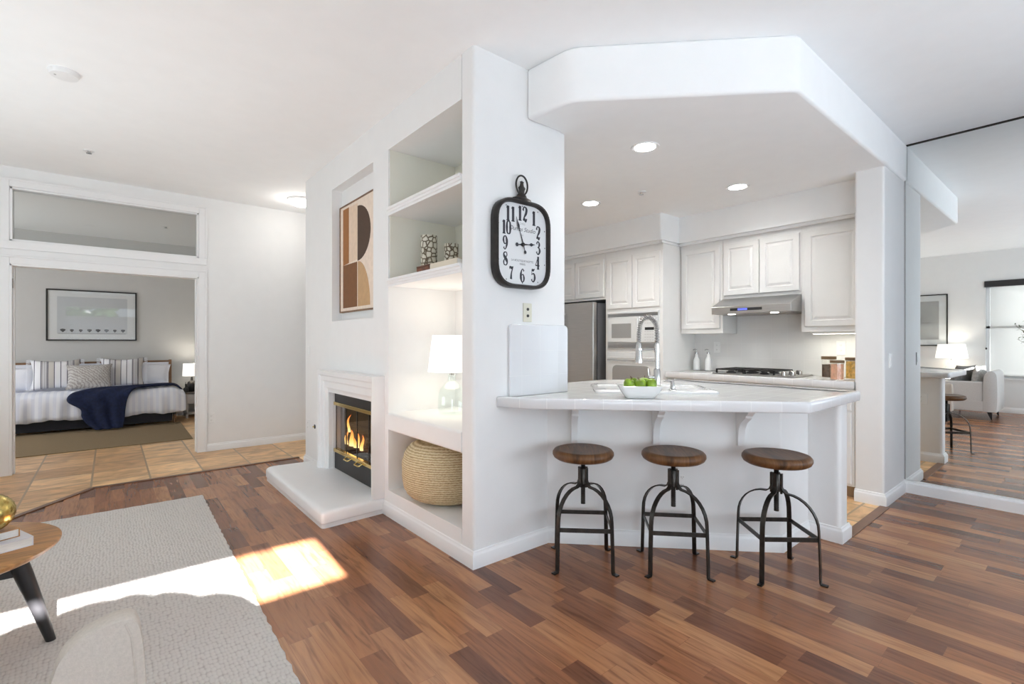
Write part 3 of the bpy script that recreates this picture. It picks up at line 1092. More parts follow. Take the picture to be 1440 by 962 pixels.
plate('cable_jack_plate', 'ivory jack plate on the clock wall just above the tiled splash', 'wall plate', (1.968, CY, 1.45), FACE_Y, 0.07, 0.115, IVORY, 'jack')
plate('wall_outlet', 'white outlet low on the bar front behind the middle stool', 'outlet', (2.14 + 0.83 * 0.7071, CY - 0.83 * 0.7071 - 0.001, 0.41), -PI / 4, 0.07, 0.115, WHITEPL, 'outlet')
plate('light_switch', 'white switch plate on the narrow pier beside the mirror', 'light switch', (4.752, 1.055, 1.12), FACE_Y, 0.07, 0.115, WHITEPL, 'rocker')
plate('wall_outlet', 'white outlet on the kitchen side of the bar stub, seen in the mirror', 'outlet', (3.70, 1.22, 0.66), PI / 2, 0.115, 0.115, WHITEPL, 'outlet')

# ------------------------------------------------------------------ abstract painting in the art recess
t = thing('abstract_painting', (1.66, 4.455, 1.535), 'abstract painting of brown and cream arches in the wall recess', 'painting', FACE_X)
AW, AH = 0.82, 0.965
q = MB()
q.box(0, AW, -0.034, -0.004, 0, 0.012).box(0, AW, -0.034, -0.004, AH - 0.012, AH).box(0, 0.012, -0.034, -0.004, 0.012, AH - 0.012).box(AW - 0.012, AW, -0.034, -0.004, 0.012, AH - 0.012)
q.obj('wooden_frame', WALNUT, t, smooth=False)
MB().box(0.012, AW - 0.012, -0.028, -0.004, 0.012, AH - 0.012).obj('canvas', PAINT['pale'], t, smooth=False)
yy = -0.0285


def patch(name, poly, m, k=0):
    MB().loft([[(x, yy - k * 0.0004 + 0.0004, z) for x, z in poly], [(x, yy - k * 0.0004 - 0.0006, z) for x, z in poly]]).obj(name, m, t, smooth=False)


def quarter(cx, cz, rx, rz, a0, a1, n=20):
    return [(cx + rx * math.cos(math.radians(a0 + (a1 - a0) * i / n)), cz + rz * math.sin(math.radians(a0 + (a1 - a0) * i / n))) for i in range(n + 1)]


patch('rust_band', [(0.075, 0.425), (0.215, 0.435), (0.215, 0.93), (0.075, 0.93)], PAINT['rust'])
patch('cream_band', [(0.215, 0.435), (0.41, 0.445), (0.41, 0.925), (0.215, 0.925)], PAINT['cream'])
patch('dark_half_circle', quarter(0.41, 0.665, 0.27, 0.235, -90, 90), PAINT['umber'])
patch('brown_block', [(0.075, 0.04), (0.40, 0.04), (0.40, 0.425), (0.075, 0.425)], PAINT['brown'])
patch('sand_arch', [(0.415, 0.04)] + [(0.67, 0.04)] + quarter(0.415, 0.04, 0.255, 0.385, 5, 90), PAINT['sand'])

# ------------------------------------------------------------------ wall clock
KX, KY, KZ = 1.90, CY, 1.852
t = thing('wall_clock', (KX, KY, KZ), 'large black pocket-watch style clock with bold numerals on the white wall', 'clock')
CW, CH, CD = 0.215, 0.262, 0.062


def rr(w, h, r, y, n=10):
    return [(x, y, z) for x, z in round_poly([(-w, -h), (w, -h), (w, h), (-w, h)], r, n)]


q = MB()
q.loft([rr(CW - 0.004, CH - 0.004, 0.135, 0), rr(CW, CH, 0.14, -0.006), rr(CW, CH, 0.14, -CD + 0.008), rr(CW - 0.006, CH - 0.006, 0.135, -CD), rr(CW - 0.016, CH - 0.016, 0.128, -CD), rr(CW - 0.022, CH - 0.022, 0.122, -CD + 0.01), rr(CW - 0.022, CH - 0.022, 0.122, -0.03)], True, False)
q.obj('case', CLOCKM, t)
MB().loft([rr(CW - 0.02, CH - 0.02, 0.122, -0.030), rr(CW - 0.02, CH - 0.02, 0.122, -0.036)]).obj('dial', mat('clock_dial', (0.74, 0.75, 0.76), 0.6), t, smooth=False)
q = MB()
q.lathe([(0.075, 0.0), (0.07, 0.02), (0.04, 0.03), (0.032, 0.045), (0.018, 0.055), (0.022, 0.075), (0.028, 0.085), (0.016, 0.098), (0.012, 0.115), (0.016, 0.122), (0.0, 0.13)], n=20, sy=0.42, M=T(0, -CD / 2, CH - 0.008))
q.obj('crown', CLOCKM, t)
q = MB()
ring = [(0.045 * math.cos(2 * PI * i / 32), -CD / 2, CH + 0.094 + 0.058 * math.sin(2 * PI * i / 32)) for i in range(33)]
q.tube(ring, 0.0055, 8)
q.obj('hanging_ring', CLOCKM, t)
INK = mat('clock_ink', (0.03, 0.03, 0.04), 0.6)
GLY = {  # strokes: list of (points, widths) in a 0.7 x 1 em box
    '1': [([(0.35, 0.98), (0.35, 0.03)], [0.2, 0.2]), ([(0.14, 0.84), (0.35, 0.97)], [0.04, 0.08]), ([(0.15, 0.02), (0.55, 0.02)], [0.05, 0.05])],
    '2': [([(0.12, 0.72), (0.2, 0.93), (0.38, 0.97), (0.55, 0.82), (0.5, 0.58), (0.28, 0.3), (0.1, 0.06)], [0.16, 0.08, 0.06, 0.19, 0.18, 0.1, 0.04]), ([(0.1, 0.06), (0.28, 0.14), (0.46, 0.05), (0.62, 0.2)], [0.06, 0.15, 0.15, 0.04])],
    '3': [([(0.13, 0.78), (0.24, 0.95), (0.42, 0.94), (0.52, 0.76), (0.42, 0.56), (0.26, 0.53)], [0.14, 0.06, 0.08, 0.18, 0.1, 0.04]), ([(0.26, 0.53), (0.46, 0.5), (0.58, 0.28), (0.45, 0.05), (0.24, 0.03), (0.11, 0.2)], [0.04, 0.1, 0.2, 0.1, 0.06, 0.14])],
    '4': [([(0.44, 0.98), (0.44, 0.03)], [0.18, 0.18]), ([(0.44, 0.96), (0.05, 0.3)], [0.05, 0.05]), ([(0.04, 0.29), (0.64, 0.29)], [0.06, 0.06]), ([(0.27, 0.02), (0.6, 0.02)], [0.05, 0.05])],
    '5': [([(0.16, 0.95), (0.34, 0.88), (0.56, 0.99)], [0.1, 0.14, 0.04]), ([(0.16, 0.95), (0.14, 0.52)], [0.05, 0.05]), ([(0.14, 0.52), (0.32, 0.64), (0.52, 0.54), (0.58, 0.3), (0.45, 0.06), (0.24, 0.03), (0.11, 0.2)], [0.04, 0.06, 0.14, 0.2, 0.1, 0.06, 0.14])],
    '6': [([(0.54, 0.82), (0.42, 0.97), (0.26, 0.9), (0.13, 0.6), (0.13, 0.3), (0.24, 0.06), (0.38, 0.02), (0.53, 0.14), (0.56, 0.33), (0.46, 0.54), (0.3, 0.56), (0.17, 0.4)], [0.13, 0.05, 0.07, 0.18, 0.2, 0.1, 0.05, 0.12, 0.16, 0.09, 0.04, 0.04])],
    '7': [([(0.1, 0.76), (0.14, 0.93), (0.3, 0.88), (0.44, 0.88), (0.6, 0.98)], [0.04, 0.08, 0.15, 0.13, 0.04]), ([(0.6, 0.98), (0.36, 0.5), (0.3, 0.04)], [0.05, 0.11, 0.21])],
    '8': [([(0.34, 0.98), (0.16, 0.9), (0.13, 0.74), (0.3, 0.56), (0.5, 0.38), (0.56, 0.2), (0.46, 0.05), (0.33, 0.02)], [0.04, 0.09, 0.15, 0.2, 0.2, 0.12, 0.07, 0.04]), ([(0.33, 0.02), (0.16, 0.08), (0.11, 0.26), (0.22, 0.44), (0.42, 0.6), (0.54, 0.78), (0.48, 0.93), (0.34, 0.98)], [0.04, 0.08, 0.12, 0.05, 0.04, 0.09, 0.07, 0.04])],
    '9': [([(0.14, 0.18), (0.26, 0.03), (0.42, 0.1), (0.55, 0.4), (0.55, 0.7), (0.44, 0.94), (0.3, 0.98), (0.15, 0.86), (0.12, 0.67), (0.22, 0.46), (0.38, 0.44), (0.51, 0.6)], [0.13, 0.05, 0.07, 0.18, 0.2, 0.1, 0.05, 0.12, 0.16, 0.09, 0.04, 0.04])],
    '0': [([(0.34, 0.98), (0.16, 0.86), (0.11, 0.5), (0.16, 0.14), (0.34, 0.02)], [0.04, 0.13, 0.2, 0.13, 0.04]), ([(0.34, 0.02), (0.52, 0.14), (0.57, 0.5), (0.52, 0.86), (0.34, 0.98)], [0.04, 0.13, 0.2, 0.13, 0.04])],
}


def ribbon(mb, pts, ws, sx, sz, ox, oz, y):
    n = len(pts)
    k = 8 if n > 2 else 1
    P = smooth_path([(p[0], 0, p[1]) for p in pts], k) if n > 2 else [Vector((p[0], 0, p[1])) for p in pts]
    Wd = []
    for i in range(n - 1):
        for j in range(k):
            Wd.append(ws[i] + (ws[i + 1] - ws[i]) * j / k)
    Wd.append(ws[-1])
    va, vb = [], []
    Wd = [w_ * 1.5 for w_ in Wd]
    for i, p in enumerate(P):
        tg = (P[min(i + 1, len(P) - 1)] - P[max(i - 1, 0)]).normalized()
        nn = Vector((-tg.z, 0, tg.x))
        for lst, s in ((va, 1), (vb, -1)):
            qv = p + nn * s * Wd[i] / 2
            lst.append((ox + qv.x * sx, y, oz + qv.z * sz))
    m = len(P)
    mb.add(va + vb, [(i, i + 1, m + i + 1, m + i) for i in range(m - 1)])


def numeral(txt, cx, cz, h):
    q = MB()
    w = h * 0.70
    adv = w * 0.62
    tot = adv * (len(txt) - 1)
    for k, chh in enumerate(txt):
        x0 = cx - tot / 2 + k * adv - w * 0.35
        for pts, ws in GLY[chh]:
            ribbon(q, pts, ws, w, h, x0, cz - h / 2, -0.0366 - 0.0001 * k)
    q.obj('numeral', INK, t, smooth=False)


for txt, cx, cz in (('12', 0.0, 0.186), ('1', 0.092, 0.172), ('2', 0.127, 0.088), ('3', 0.127, -0.004), ('4', 0.122, -0.096), ('5', 0.086, -0.176), ('6', 0.0, -0.184), ('7', -0.086, -0.176), ('8', -0.130, -0.096), ('9', -0.132, -0.004), ('10', -0.124, 0.088), ('11', -0.092, 0.172)):
    numeral(txt, cx, cz, 0.088 if txt in ('11', '12', '1') else 0.080)
for k in range(12):
    q = MB()
    a = 2 * PI * k / 12
    w_, h_ = 0.183, 0.229
    c, s = math.cos(a), math.sin(a)
    e = 1 / max((abs(c) / w_) ** 4 + (abs(s) / h_) ** 4, 1e-9) ** 0.25
    x, z = c * e, s * e
    d = 0.007
    q.box(x - d / 2.5, x + d / 2.5, -0.0367, -0.0362, z - d / 2, z + d / 2)
    q.obj('hour_mark', INK, t, smooth=False)


def text_mesh(name, body, size, m, parent, M, shear=0.0, extrude=0.0):
    cu = bpy.data.curves.new('lettering', 'FONT')
    cu.body = body
    cu.size = size
    cu.align_x = 'CENTER'
    cu.align_y = 'CENTER'
    cu.shear = shear
    cu.extrude = extrude
    tmp = bpy.data.objects.new('lettering', cu)
    me = bpy.data.meshes.new_from_object(tmp)
    bpy.data.objects.remove(tmp)
    bpy.data.curves.remove(cu)
    me.transform(M)
    me.materials.clear()
    me.materials.append(m)
    o = bpy.data.objects.new(name, me)
    COL.objects.link(o)
    o.parent = parent
    return o


UPR = R(PI / 2)
text_mesh('dial_lettering', 'CHEZ', 0.018, GREYLINE, t, T(0.0, -0.0366, 0.124) @ UPR)
text_mesh('dial_lettering', 'Dumas Studio', 0.036, INK, t, T(0.0, -0.0366, 0.090) @ UPR, shear=0.35)
text_mesh('dial_lettering', 'N\u00ba', 0.014, GREYLINE, t, T(0.0, -0.0366, 0.055) @ UPR)
text_mesh('dial_lettering', 'LA BOUTIQUE NOTTE', 0.0175, INK, t, T(0.0, -0.0366, -0.098) @ UPR)
text_mesh('dial_lettering', 'PARIS', 0.0175, INK, t, T(0.0, -0.0366, -0.118) @ UPR)


def hand(L, tail, w, ang, y):
    q = MB()
    ca, sa = math.cos(ang), math.sin(ang)
    prof = [(-tail, 0.2), (-tail * 0.9, 1.0), (-tail * 0.72, 1.0), (-tail * 0.6, 0.25), (0, 0.55), (L * 0.45, 0.25), (L * 0.55, 0.3), (L * 0.68, 1.0), (L * 0.82, 0.4), (L, 0.06)]
    top, bot = [], []
    for d, ww in prof:
        for lst, s in ((top, 1), (bot, -1)):
            lst.append((d * sa + s * ww * w * ca, d * ca - s * ww * w * sa))
    poly = top + bot[::-1]
    q.loft([[(x, y, z) for x, z in poly], [(x, y - 0.0012, z) for x, z in poly]])
    return q


hand(0.098, 0.058, 0.011, math.radians(84), -0.041).obj('hour_hand', INK, t, smooth=False)
hand(0.168, 0.058, 0.009, math.radians(-19), -0.044).obj('minute_hand', INK, t, smooth=False)
MB().lathe([(0.011, 0), (0.011, 0.012), (0.006, 0.015)], n=16, M=T(0, -0.036, 0) @ R(PI / 2)).obj('centre_boss', BLACK, t)

# ------------------------------------------------------------------ bar counter
t = thing('bar_countertop', (0, 0, 0), 'white tiled peninsula countertop wrapping from the clock wall to the stub wall', 'countertop')
cp = [(1.735, CY - 0.002), (1.80, 2.04), (2.836, 0.972), (3.74, 0.985), (3.74, 2.30), (3.30, 2.73), (2.32, 2.73), (2.32, CY - 0.002)]
cr_ = round_poly(cp, [0, 0.05, 0.02, 0.03, 0.03, 0.0, 0.0, 0.0])
q = MB()
q.loft([[(x, y, z) for x, y in cr_] for z in (0.897, 0.9445)])
top = q.obj('tiled_top', TILETOP, t, smooth=False)
# V-cap edge tiles swept along the visible edge, with UVs running along the edge
edge = round_poly(cp, [0, 0.05, 0.02, 0.03, 0.03, 0.0, 0.0, 0.0])
edge = [p for p in edge if True]
i0 = 0
path = [Vector((*p, 0)) for p in edge][:1 + 7 + 7 + 7 + 7]
prof = [(-0.045, 0.950), (-0.010, 0.953), (0.0, 0.951), (0.005, 0.945), (0.006, 0.938), (0.005, 0.900), (0.002, 0.894), (-0.03, 0.894)]
rings = []
lens = [0]
for i, p in enumerate(path):
    d0 = (path[i] - path[i - 1]).normalized() if i else None
    d1 = (path[i + 1] - path[i]).normalized() if i + 1 < len(path) else None
    d = d0 if d1 is None else d1 if d0 is None else (d0 + d1).normalized()
    nn = Vector((d.y, -d.x, 0))
    if nn.dot(Vector((2.9, 1.8, 0)) - p) > 0:
        nn = -nn
    kk = 1.0 if (d0 is None or d1 is None) else 1 / max(0.5, d.dot(d1))
    rings.append([p + nn * a * kk + Vector((0, 0, z)) for a, z in prof])
    if i:
        lens.append(lens[-1] + (path[i] - path[i - 1]).length)
np_ = len(prof)
me = bpy.data.meshes.new('edge_tiles')
vv = [tuple(v) for r in rings for v in r]
ff = [(k * np_ + i, (k + 1) * np_ + i, (k + 1) * np_ + i + 1, k * np_ + i + 1) for k in range(len(rings) - 1) for i in range(np_ - 1)]
me.from_pydata(vv, [], ff)
uvl = me.uv_layers.new(name='along')
for poly in me.polygons:
    for li in poly.loop_indices:
        vi = me.loops[li].vertex_index
        uvl.data[li].uv = (lens[vi // np_], 0.3)
me.materials.append(TILEEDGE)
for p_ in me.polygons:
    p_.use_smooth = True
ed = bpy.data.objects.new('edge_tiles', me)
COL.objects.link(ed)
ed.parent = t

t = thing('tiled_splash', (1.816, CY, 0.9445), 'upright white tile panel standing on the counter under the clock', 'backsplash')
q = MB()
q.loft([[(x, y, z) for x, z in round_poly([(0, 0), (0.49, 0), (0.49, 0.433), (0, 0.433)], [0, 0, 0.035, 0.03])] for y in (-0.022, 0.0)])
q.obj('tile_face', TILEXZ, t, bevel=0.006, smooth=True)


def corbel(s, label):
    t = thing('counter_bracket', (2.14 + s * 0.7071, CY - s * 0.7071, 0.64), label, 'bracket', -PI / 4, 'white scroll brackets under the bar counter')
    # profile in (out, z): out = distance from the wall
    pr = [(0, 0.0), (0.035, 0.0), (0.042, 0.012), (0.045, 0.05), (0.055, 0.10), (0.085, 0.145), (0.13, 0.17), (0.16, 0.185), (0.165, 0.20), (0.175, 0.205), (0.205, 0.225), (0.21, 0.25), (0, 0.25)]
    q = MB()
    q.loft([[(x, -o, z) for o, z in pr] for x in (-0.02, 0.02)])
    q.obj('scroll_body', TRIM, t, bevel=0.002, smooth=True)
    return t


corbel(0.17, 'white scroll bracket under the bar counter, above the stool nearest the clock wall')
corbel(0.67, 'white scroll bracket under the bar counter, above the middle stool')
corbel(1.17, 'white scroll bracket under the bar counter, above the stool nearest the stub wall')

# sink in the counter corner: local x along the bar (to the right), local y away from the bar
t = thing('kitchen_sink', (2.66, 1.80, 0.9445), 'white drop-in kitchen sink with a raised rim in the tiled bar counter', 'sink', -PI / 4)
def rrz(x0, x1, y0, y1, r, z):
    return [(x, y, z) for x, y in round_poly([(x0, y0), (x1, y0), (x1, y1), (x0, y1)], r, 5)]
q = MB()
q.loft([rrz(-0.37, 0.40, -0.035, 0.50, 0.05, 0.0), rrz(-0.37, 0.40, -0.035, 0.50, 0.05, 0.010), rrz(-0.36, 0.39, -0.025, 0.49, 0.05, 0.018), rrz(-0.33, 0.36, 0.085, 0.46, 0.05, 0.016), rrz(-0.32, 0.35, 0.095, 0.45, 0.05, -0.002)], True, False)
q.obj('rim', PORCE, t)
q = MB()
q.loft([rrz(-0.32, 0.35, 0.095, 0.45, 0.05, 0.0045), rrz(-0.30, 0.33, 0.115, 0.43, 0.05, 0.004)], False, True)
q.obj('basin', PORCE, t)

t = thing('kitchen_faucet', (2.675, 1.79, 0.9615), 'tall nickel spring-neck kitchen faucet rising behind the bowl of apples', 'faucet', -PI / 4)
MB().lathe([(0.030, 0), (0.030, 0.006), (0.024, 0.012), (0.021, 0.05), (0.021, 0.13), (0.016, 0.14), (0.0, 0.14)], n=20).obj('base_body', CHROME, t)
MB().tube([(0, 0, 0.13), (0, 0, 0.30)], 0.013, 14).obj('riser', CHROME, t)
neck = smooth_path([(0, 0, 0.30), (0, 0, 0.38), (-0.012, 0.0, 0.435), (-0.055, 0.0, 0.468), (-0.098, 0.0, 0.435), (-0.11, 0.0, 0.37), (-0.112, 0.0, 0.30)], 10)
MB().tube(neck, 0.009, 10).obj('hose', GREYLINE, t)
# helical spring around the hose
hel = []
turns = 30
tot = len(neck) - 1
sub = 8 * turns
for i in range(sub + 1):
    u = i / sub * tot
    k = min(int(u), tot - 1)
    fr_ = u - k
    p = neck[k].lerp(neck[k + 1], fr_)
    tg = (neck[k + 1] - neck[k]).normalized()
    n1 = Vector((0, 1, 0))
    n2 = tg.cross(n1).normalized()
    a = 2 * PI * turns * i / sub
    hel.append(p + 0.0135 * (math.cos(a) * n1 + math.sin(a) * n2))
MB().tube(hel, 0.0032, 6).obj('spring', STEEL, t)
MB().lathe([(0.0135, 0), (0.019, -0.03), (0.021, -0.09), (0.024, -0.11), (0.024, -0.135), (0.0, -0.135)], (-0.112, 0, 0.31), 18).obj('spray_head', CHROME, t)
MB().tube([(0, 0, 0.265), (-0.05, 0, 0.262), (-0.095, 0, 0.262)], 0.006, 8).lathe([(0.026, -0.006), (0.026, 0.006)], (-0.112, 0, 0.262), 18).obj('holder_arm', CHROME, t)
MB().lathe([(0.017, -0.02), (0.017, 0.02)], (0, 0, 0), 14, M=T(0.0, 0, 0.265)).obj('collar', CHROME, t)
MB().tube([(-0.015, 0, 0.085), (-0.05, 0, 0.085)], 0.012, 12).tube([(-0.05, 0, 0.085), (-0.056, 0.0, 0.14)], 0.0045, 8).obj('lever_handle', CHROME, t)
t = thing('soap_dispenser', (2.765, 1.735, 0.9615), 'short nickel soap dispenser pump on the sink rim beside the faucet', 'soap dispenser', -PI / 4)
MB().lathe([(0.024, 0), (0.024, 0.006), (0.015, 0.012), (0.013, 0.055), (0.009, 0.06), (0.0, 0.06)], n=18).obj('pump_body', CHROME, t)
MB().tube([(0.004, 0, 0.058), (-0.03, 0, 0.060), (-0.055, 0, 0.054)], 0.0055, 8).obj('spout', CHROME, t)

# bowl of apples
t = thing('serving_bowl', (2.385, 1.715, 0.946), 'white rectangular ceramic bowl holding green apples on the bar counter', 'bowl', -PI / 4)
def sq(w, d, r, z):
    return [(x, y, z) for x, y in round_poly([(-w, -d), (w, -d), (w, d), (-w, d)], r, 5)]
q = MB()
q.loft([sq(0.078, 0.055, 0.02, 0.0), sq(0.085, 0.06, 0.025, 0.006), sq(0.108, 0.078, 0.03, 0.04), sq(0.124, 0.09, 0.03, 0.07), sq(0.121, 0.087, 0.03, 0.072), sq(0.114, 0.081, 0.03, 0.056), sq(0.104, 0.073, 0.02, 0.050)])
q.obj('bowl_body', CERAM, t)


def apple(x, y, z, r, label, tilt=0.3, az=0.0):
    ca, sa = math.cos(-PI / 4), math.sin(-PI / 4)
    wx, wy = 2.385 + x * ca - y * sa, 1.715 + x * sa + y * ca
    t = thing('green_apple', (wx, wy, z), label, 'apple', az, 'green apples in the white bowl')
    prof = [(0.0, 0.10), (0.25, 0.03), (0.55, 0.02), (0.85, 0.35), (1.0, 0.9), (0.97, 1.3), (0.75, 1.65), (0.4, 1.78), (0.15, 1.7), (0.0, 1.58)]
    MB().lathe([(a * r, bz * r - r) for a, bz in prof], n=18, M=T(0, 0, r) @ R(tilt)).obj('apple_flesh', APPLE, t)
    MB().tube([(0, 0, 0.55 * r), (0.004, 0, 0.8 * r), (0.01, 0, 1.15 * r)], 0.0022, 6, T(0, 0, r) @ R(tilt)).obj('stem', STEM, t)


apple(-0.062, -0.035, 0.998, 0.032, 'green apple at the front of the bowl, at the end nearest the clock wall', 0.4, 0.4)
apple(0.0, -0.04, 0.998, 0.032, 'green apple at the front of the bowl, in the middle', -0.3, 1.4)
apple(0.063, -0.032, 0.998, 0.032, 'green apple at the front of the bowl, at the end nearest the faucet', 0.5, 2.4)
apple(-0.035, 0.028, 0.998, 0.033, 'green apple at the back of the bowl, at the end nearest the clock wall', 0.2, 3.4)
apple(0.035, 0.030, 0.998, 0.034, 'green apple at the back of the bowl, at the end nearest the faucet', 0.1, 0.9)

# ------------------------------------------------------------------ kitchen
# local frame of every run: origin at the wall-side-left corner of its front, x to the right seen from the bar, -y out


def panel_door(x0, x1, z0, z1, name='door', parent=None, m=CAB, y=0.0, arch=False):
    def r(i, dy):
        return [(x0 + i, y - dy, z0 + i), (x1 - i, y - dy, z0 + i), (x1 - i, y - dy, z1 - i), (x0 + i, y - dy, z1 - i)]
    e = min(0.052, (x1 - x0) * 0.2)
    q = MB()
    q.loft([r(0, 0), r(0, 0.015), r(0.004, 0.019), r(e, 0.019), r(e + 0.006, 0.010), r(e + 0.014, 0.009), r(e + 0.034, 0.017), r(e + 0.036, 0.0175)])
    return q.obj(name, m, parent, smooth=False)


def upper_cab(yleft, w, z0, z1, depth, doors, label, xf=4.89):
    t = thing('wall_cabinet', (xf, yleft, z0), label, 'cabinet', FACE_X, 'upper cabinets on the cooktop wall')
    MB().box(0, w, 0.0, depth, 0, z1 - z0).obj('body', CAB, t, smooth=False)
    for a, c, b0, b1 in doors:
        panel_door(a, c, b0 - z0, b1 - z0, parent=t)
    return t


XW = MX  # wall
upper_cab(2.965, 0.48, 1.362, 2.36, XW - 4.89, [(0.02, 0.455, 1.41, 2.275)], 'tall single-door white wall cabinet above the soap bottles')
upper_cab(2.482, 0.74, 1.715, 2.36, XW - 4.89, [(0.012, 0.366, 1.745, 2.275), (0.374, 0.728, 1.745, 2.275)], 'short double-door white wall cabinet above the range hood')
upper_cab(1.740, 0.488, 1.362, 2.36, XW - 4.89, [(0.03, 0.46, 1.41, 2.275)], 'tall single-door white wall cabinet above the pasta jars')
# soffit boxes above the cabinets
b = MB()
b.prism([(4.80, 1.25), (MX, 1.25), (MX, 2.96), (4.80, 2.96)], 2.35, HK + 0.01)
b.prism(round_poly([(4.45, 2.93), (MX, 2.93), (MX, 4.76), (4.45, 4.76)], [0.02, 0, 0, 0]), 2.35, HK + 0.01)
b.box(4.84, 4.87, 1.25, 2.96, 2.325, 2.35)
b.box(4.50, 4.53, 2.95, 4.76, 2.325, 2.35)
b.box(4.50, 4.85, 2.955, 2.965, 2.325, 2.35)
struct(b, 'wall_kitchen_soffit', WALL)

# oven tower
t = thing('oven_tower', (4.55, 3.745, 0.0), 'tall white cabinet tower housing the microwave and wall oven', 'oven cabinet', FACE_X)
q = MB()
q.box(0, 0.775, 0.0, 0.645, 0.1, 2.345)
q.box(0.02, 0.755, 0.06, 0.645, 0.0, 0.1)
q.obj('body', CAB, t, smooth=False)
panel_door(0.03, 0.385, 1.655, 2.25, parent=t)
panel_door(0.392, 0.745, 1.655, 2.25, parent=t)
panel_door(0.03, 0.745, 0.13, 0.37, name='drawer_front', parent=t)
OVENW = mat('oven_white_enamel', (0.73, 0.735, 0.73), 0.25, coat=0.3)
OVGLASS = mat('oven_window', (0.30, 0.295, 0.29), 0.15, coat=0.5)
t = thing('microwave_oven', (4.548, 3.745, 1.19), 'white built-in microwave with slatted vent trims above the wall oven', 'microwave', FACE_X)
q = MB()
q.box(0.04, 0.735, -0.014, 0.0, 0, 0.425)
q.obj('trim_frame', OVENW, t, smooth=False, bevel=0.003)
for z0, z1 in ((0.015, 0.068), (0.372, 0.410)):
    v = MB()
    n_ = 4
    for k in range(n_):
        zz = z0 + (z1 - z0) * k / n_
        v.box(0.05, 0.725, -0.022, -0.012, zz, zz + (z1 - z0) / n_ * 0.45)
    v.obj('vent_louvre', STEEL, t, smooth=False)
d = MB().box(0.055, 0.50, -0.034, -0.014, 0.078, 0.364).obj('door', OVENW, t, bevel=0.006, smooth=True)
MB().box(0.115, 0.39, -0.0355, -0.033, 0.125, 0.290).obj('window', OVGLASS, d, smooth=False)
MB().box(0.465, 0.485, -0.052, -0.034, 0.10, 0.345).obj('handle', OVENW, d, bevel=0.006, smooth=True)
pn = MB().box(0.505, 0.72, -0.030, -0.014, 0.078, 0.364).obj('control_panel', OVENW, t, bevel=0.004, smooth=True)
MB().box(0.57, 0.685, -0.0315, -0.029, 0.212, 0.242).obj('display', DARK, pn, smooth=False)
q = MB()
for r_ in range(8):
    if r_ == 4 or r_ == 5:
        continue
    for c_ in range(4):
        q.box(0.565 + c_ * 0.032, 0.588 + c_ * 0.032, -0.031, -0.029, 0.098 + r_ * 0.031, 0.106 + r_ * 0.031)
q.obj('buttons', mat('button_grey', (0.55, 0.54, 0.53), 0.5), pn, smooth=False)
t = thing('wall_oven', (4.548, 3.745, 0.40), 'white built-in wall oven with an arched grey window below the microwave', 'oven', FACE_X)
MB().box(0.03, 0.745, -0.014, 0.0, 0, 0.75).obj('trim_frame', OVENW, t, smooth=False, bevel=0.003)
d = MB().box(0.035, 0.74, -0.040, -0.014, 0.02, 0.655).obj('door', OVENW, t, bevel=0.008, smooth=True)
MB().loft([[(x, y, z) for x, z in round_poly([(0.13, 0.16), (0.645, 0.16), (0.645, 0.605), (0.13, 0.605)], [0.02, 0.02, 0.07, 0.07])] for y in (-0.0415, -0.0385)]).obj('window', OVGLASS, d, smooth=False)
MB().tube([(0.09, -0.03, 0.690), (0.09, -0.07, 0.690), (0.685, -0.07, 0.690), (0.685, -0.03, 0.690)], 0.010, 10).obj('handle', OVENW, t)
MB().box(0.035, 0.74, -0.020, -0.012, 0.660, 0.668).obj('vent_gap', GREYLINE, t, smooth=False)

# refrigerator and cabinet above it
t = thing('refrigerator', (4.40, 4.70, 0.0), 'stainless steel double-door refrigerator beside the oven tower', 'refrigerator', FACE_X)
MB().box(0.0, 0.905, 0.06, 0.75, 0.02, 1.735).obj('cabinet_body', mat('fridge_side_grey', (0.10, 0.10, 0.105), 0.5), t, smooth=False)
for nm, a, c in (('freezer_door', 0.003, 0.395), ('door', 0.402, 0.902)):
    d = MB().box(a, c, -0.02, 0.05, 0.10, 1.745).obj(nm, STEEL, t, bevel=0.010, seg=3)
    hx = c - 0.04 if nm == 'freezer_door' else a + 0.045
    MB().tube([(hx, -0.02, 0.62), (hx, -0.065, 0.64), (hx, -0.065, 1.60), (hx, -0.02, 1.62)], 0.012, 10).obj('handle', STEEL, d)
q = MB()
q.box(0.01, 0.895, 0.0, 0.05, 0.02, 0.095)
q.obj('toe_grille', DARK, t, smooth=False)
t = thing('over_fridge_cabinet', (4.55, 4.745, 1.78), 'short white double-door cabinet above the refrigerator', 'cabinet', FACE_X)
MB().box(0, 0.995, 0, 0.645, 0, 0.565).obj('body', CAB, t, smooth=False)
panel_door(0.05, 0.51, 0.03, 0.485, parent=t)
panel_door(0.52, 0.975, 0.03, 0.485, parent=t)

# base run and countertop on the cooktop wall
t = thing('base_cabinet', (4.62, 2.965, 0.0), 'white base cabinet run with drawers under the cooktop counter', 'cabinet', FACE_X)
q = MB()
q.box(0, 1.71, 0.0, 0.575, 0.1, 0.888)
q.obj('body', CAB, t, smooth=False)
MB().box(0, 1.71, 0.07, 0.575, 0.0, 0.1).obj('toe_kick', mat('toe_kick_tan', (0.36, 0.29, 0.21), 0.6), t, smooth=False)
for a, c in ((0.02, 0.42), (0.43, 0.83), (0.84, 1.24), (1.25, 1.69)):
    panel_door(a, c, 0.12, 0.70, parent=t)
    dr = panel_door(a, c, 0.715, 0.87, name='drawer', parent=t)
    MB().lathe([(0.004, 0), (0.004, 0.012), (0.013, 0.016), (0.011, 0.024), (0, 0.026)], n=14, M=T((a + c) / 2, -0.017, 0.79) @ R(PI / 2)).obj('knob', CERAM, dr)
t = thing('kitchen_countertop', (0, 0, 0), 'white tiled countertop along the cooktop wall', 'countertop')
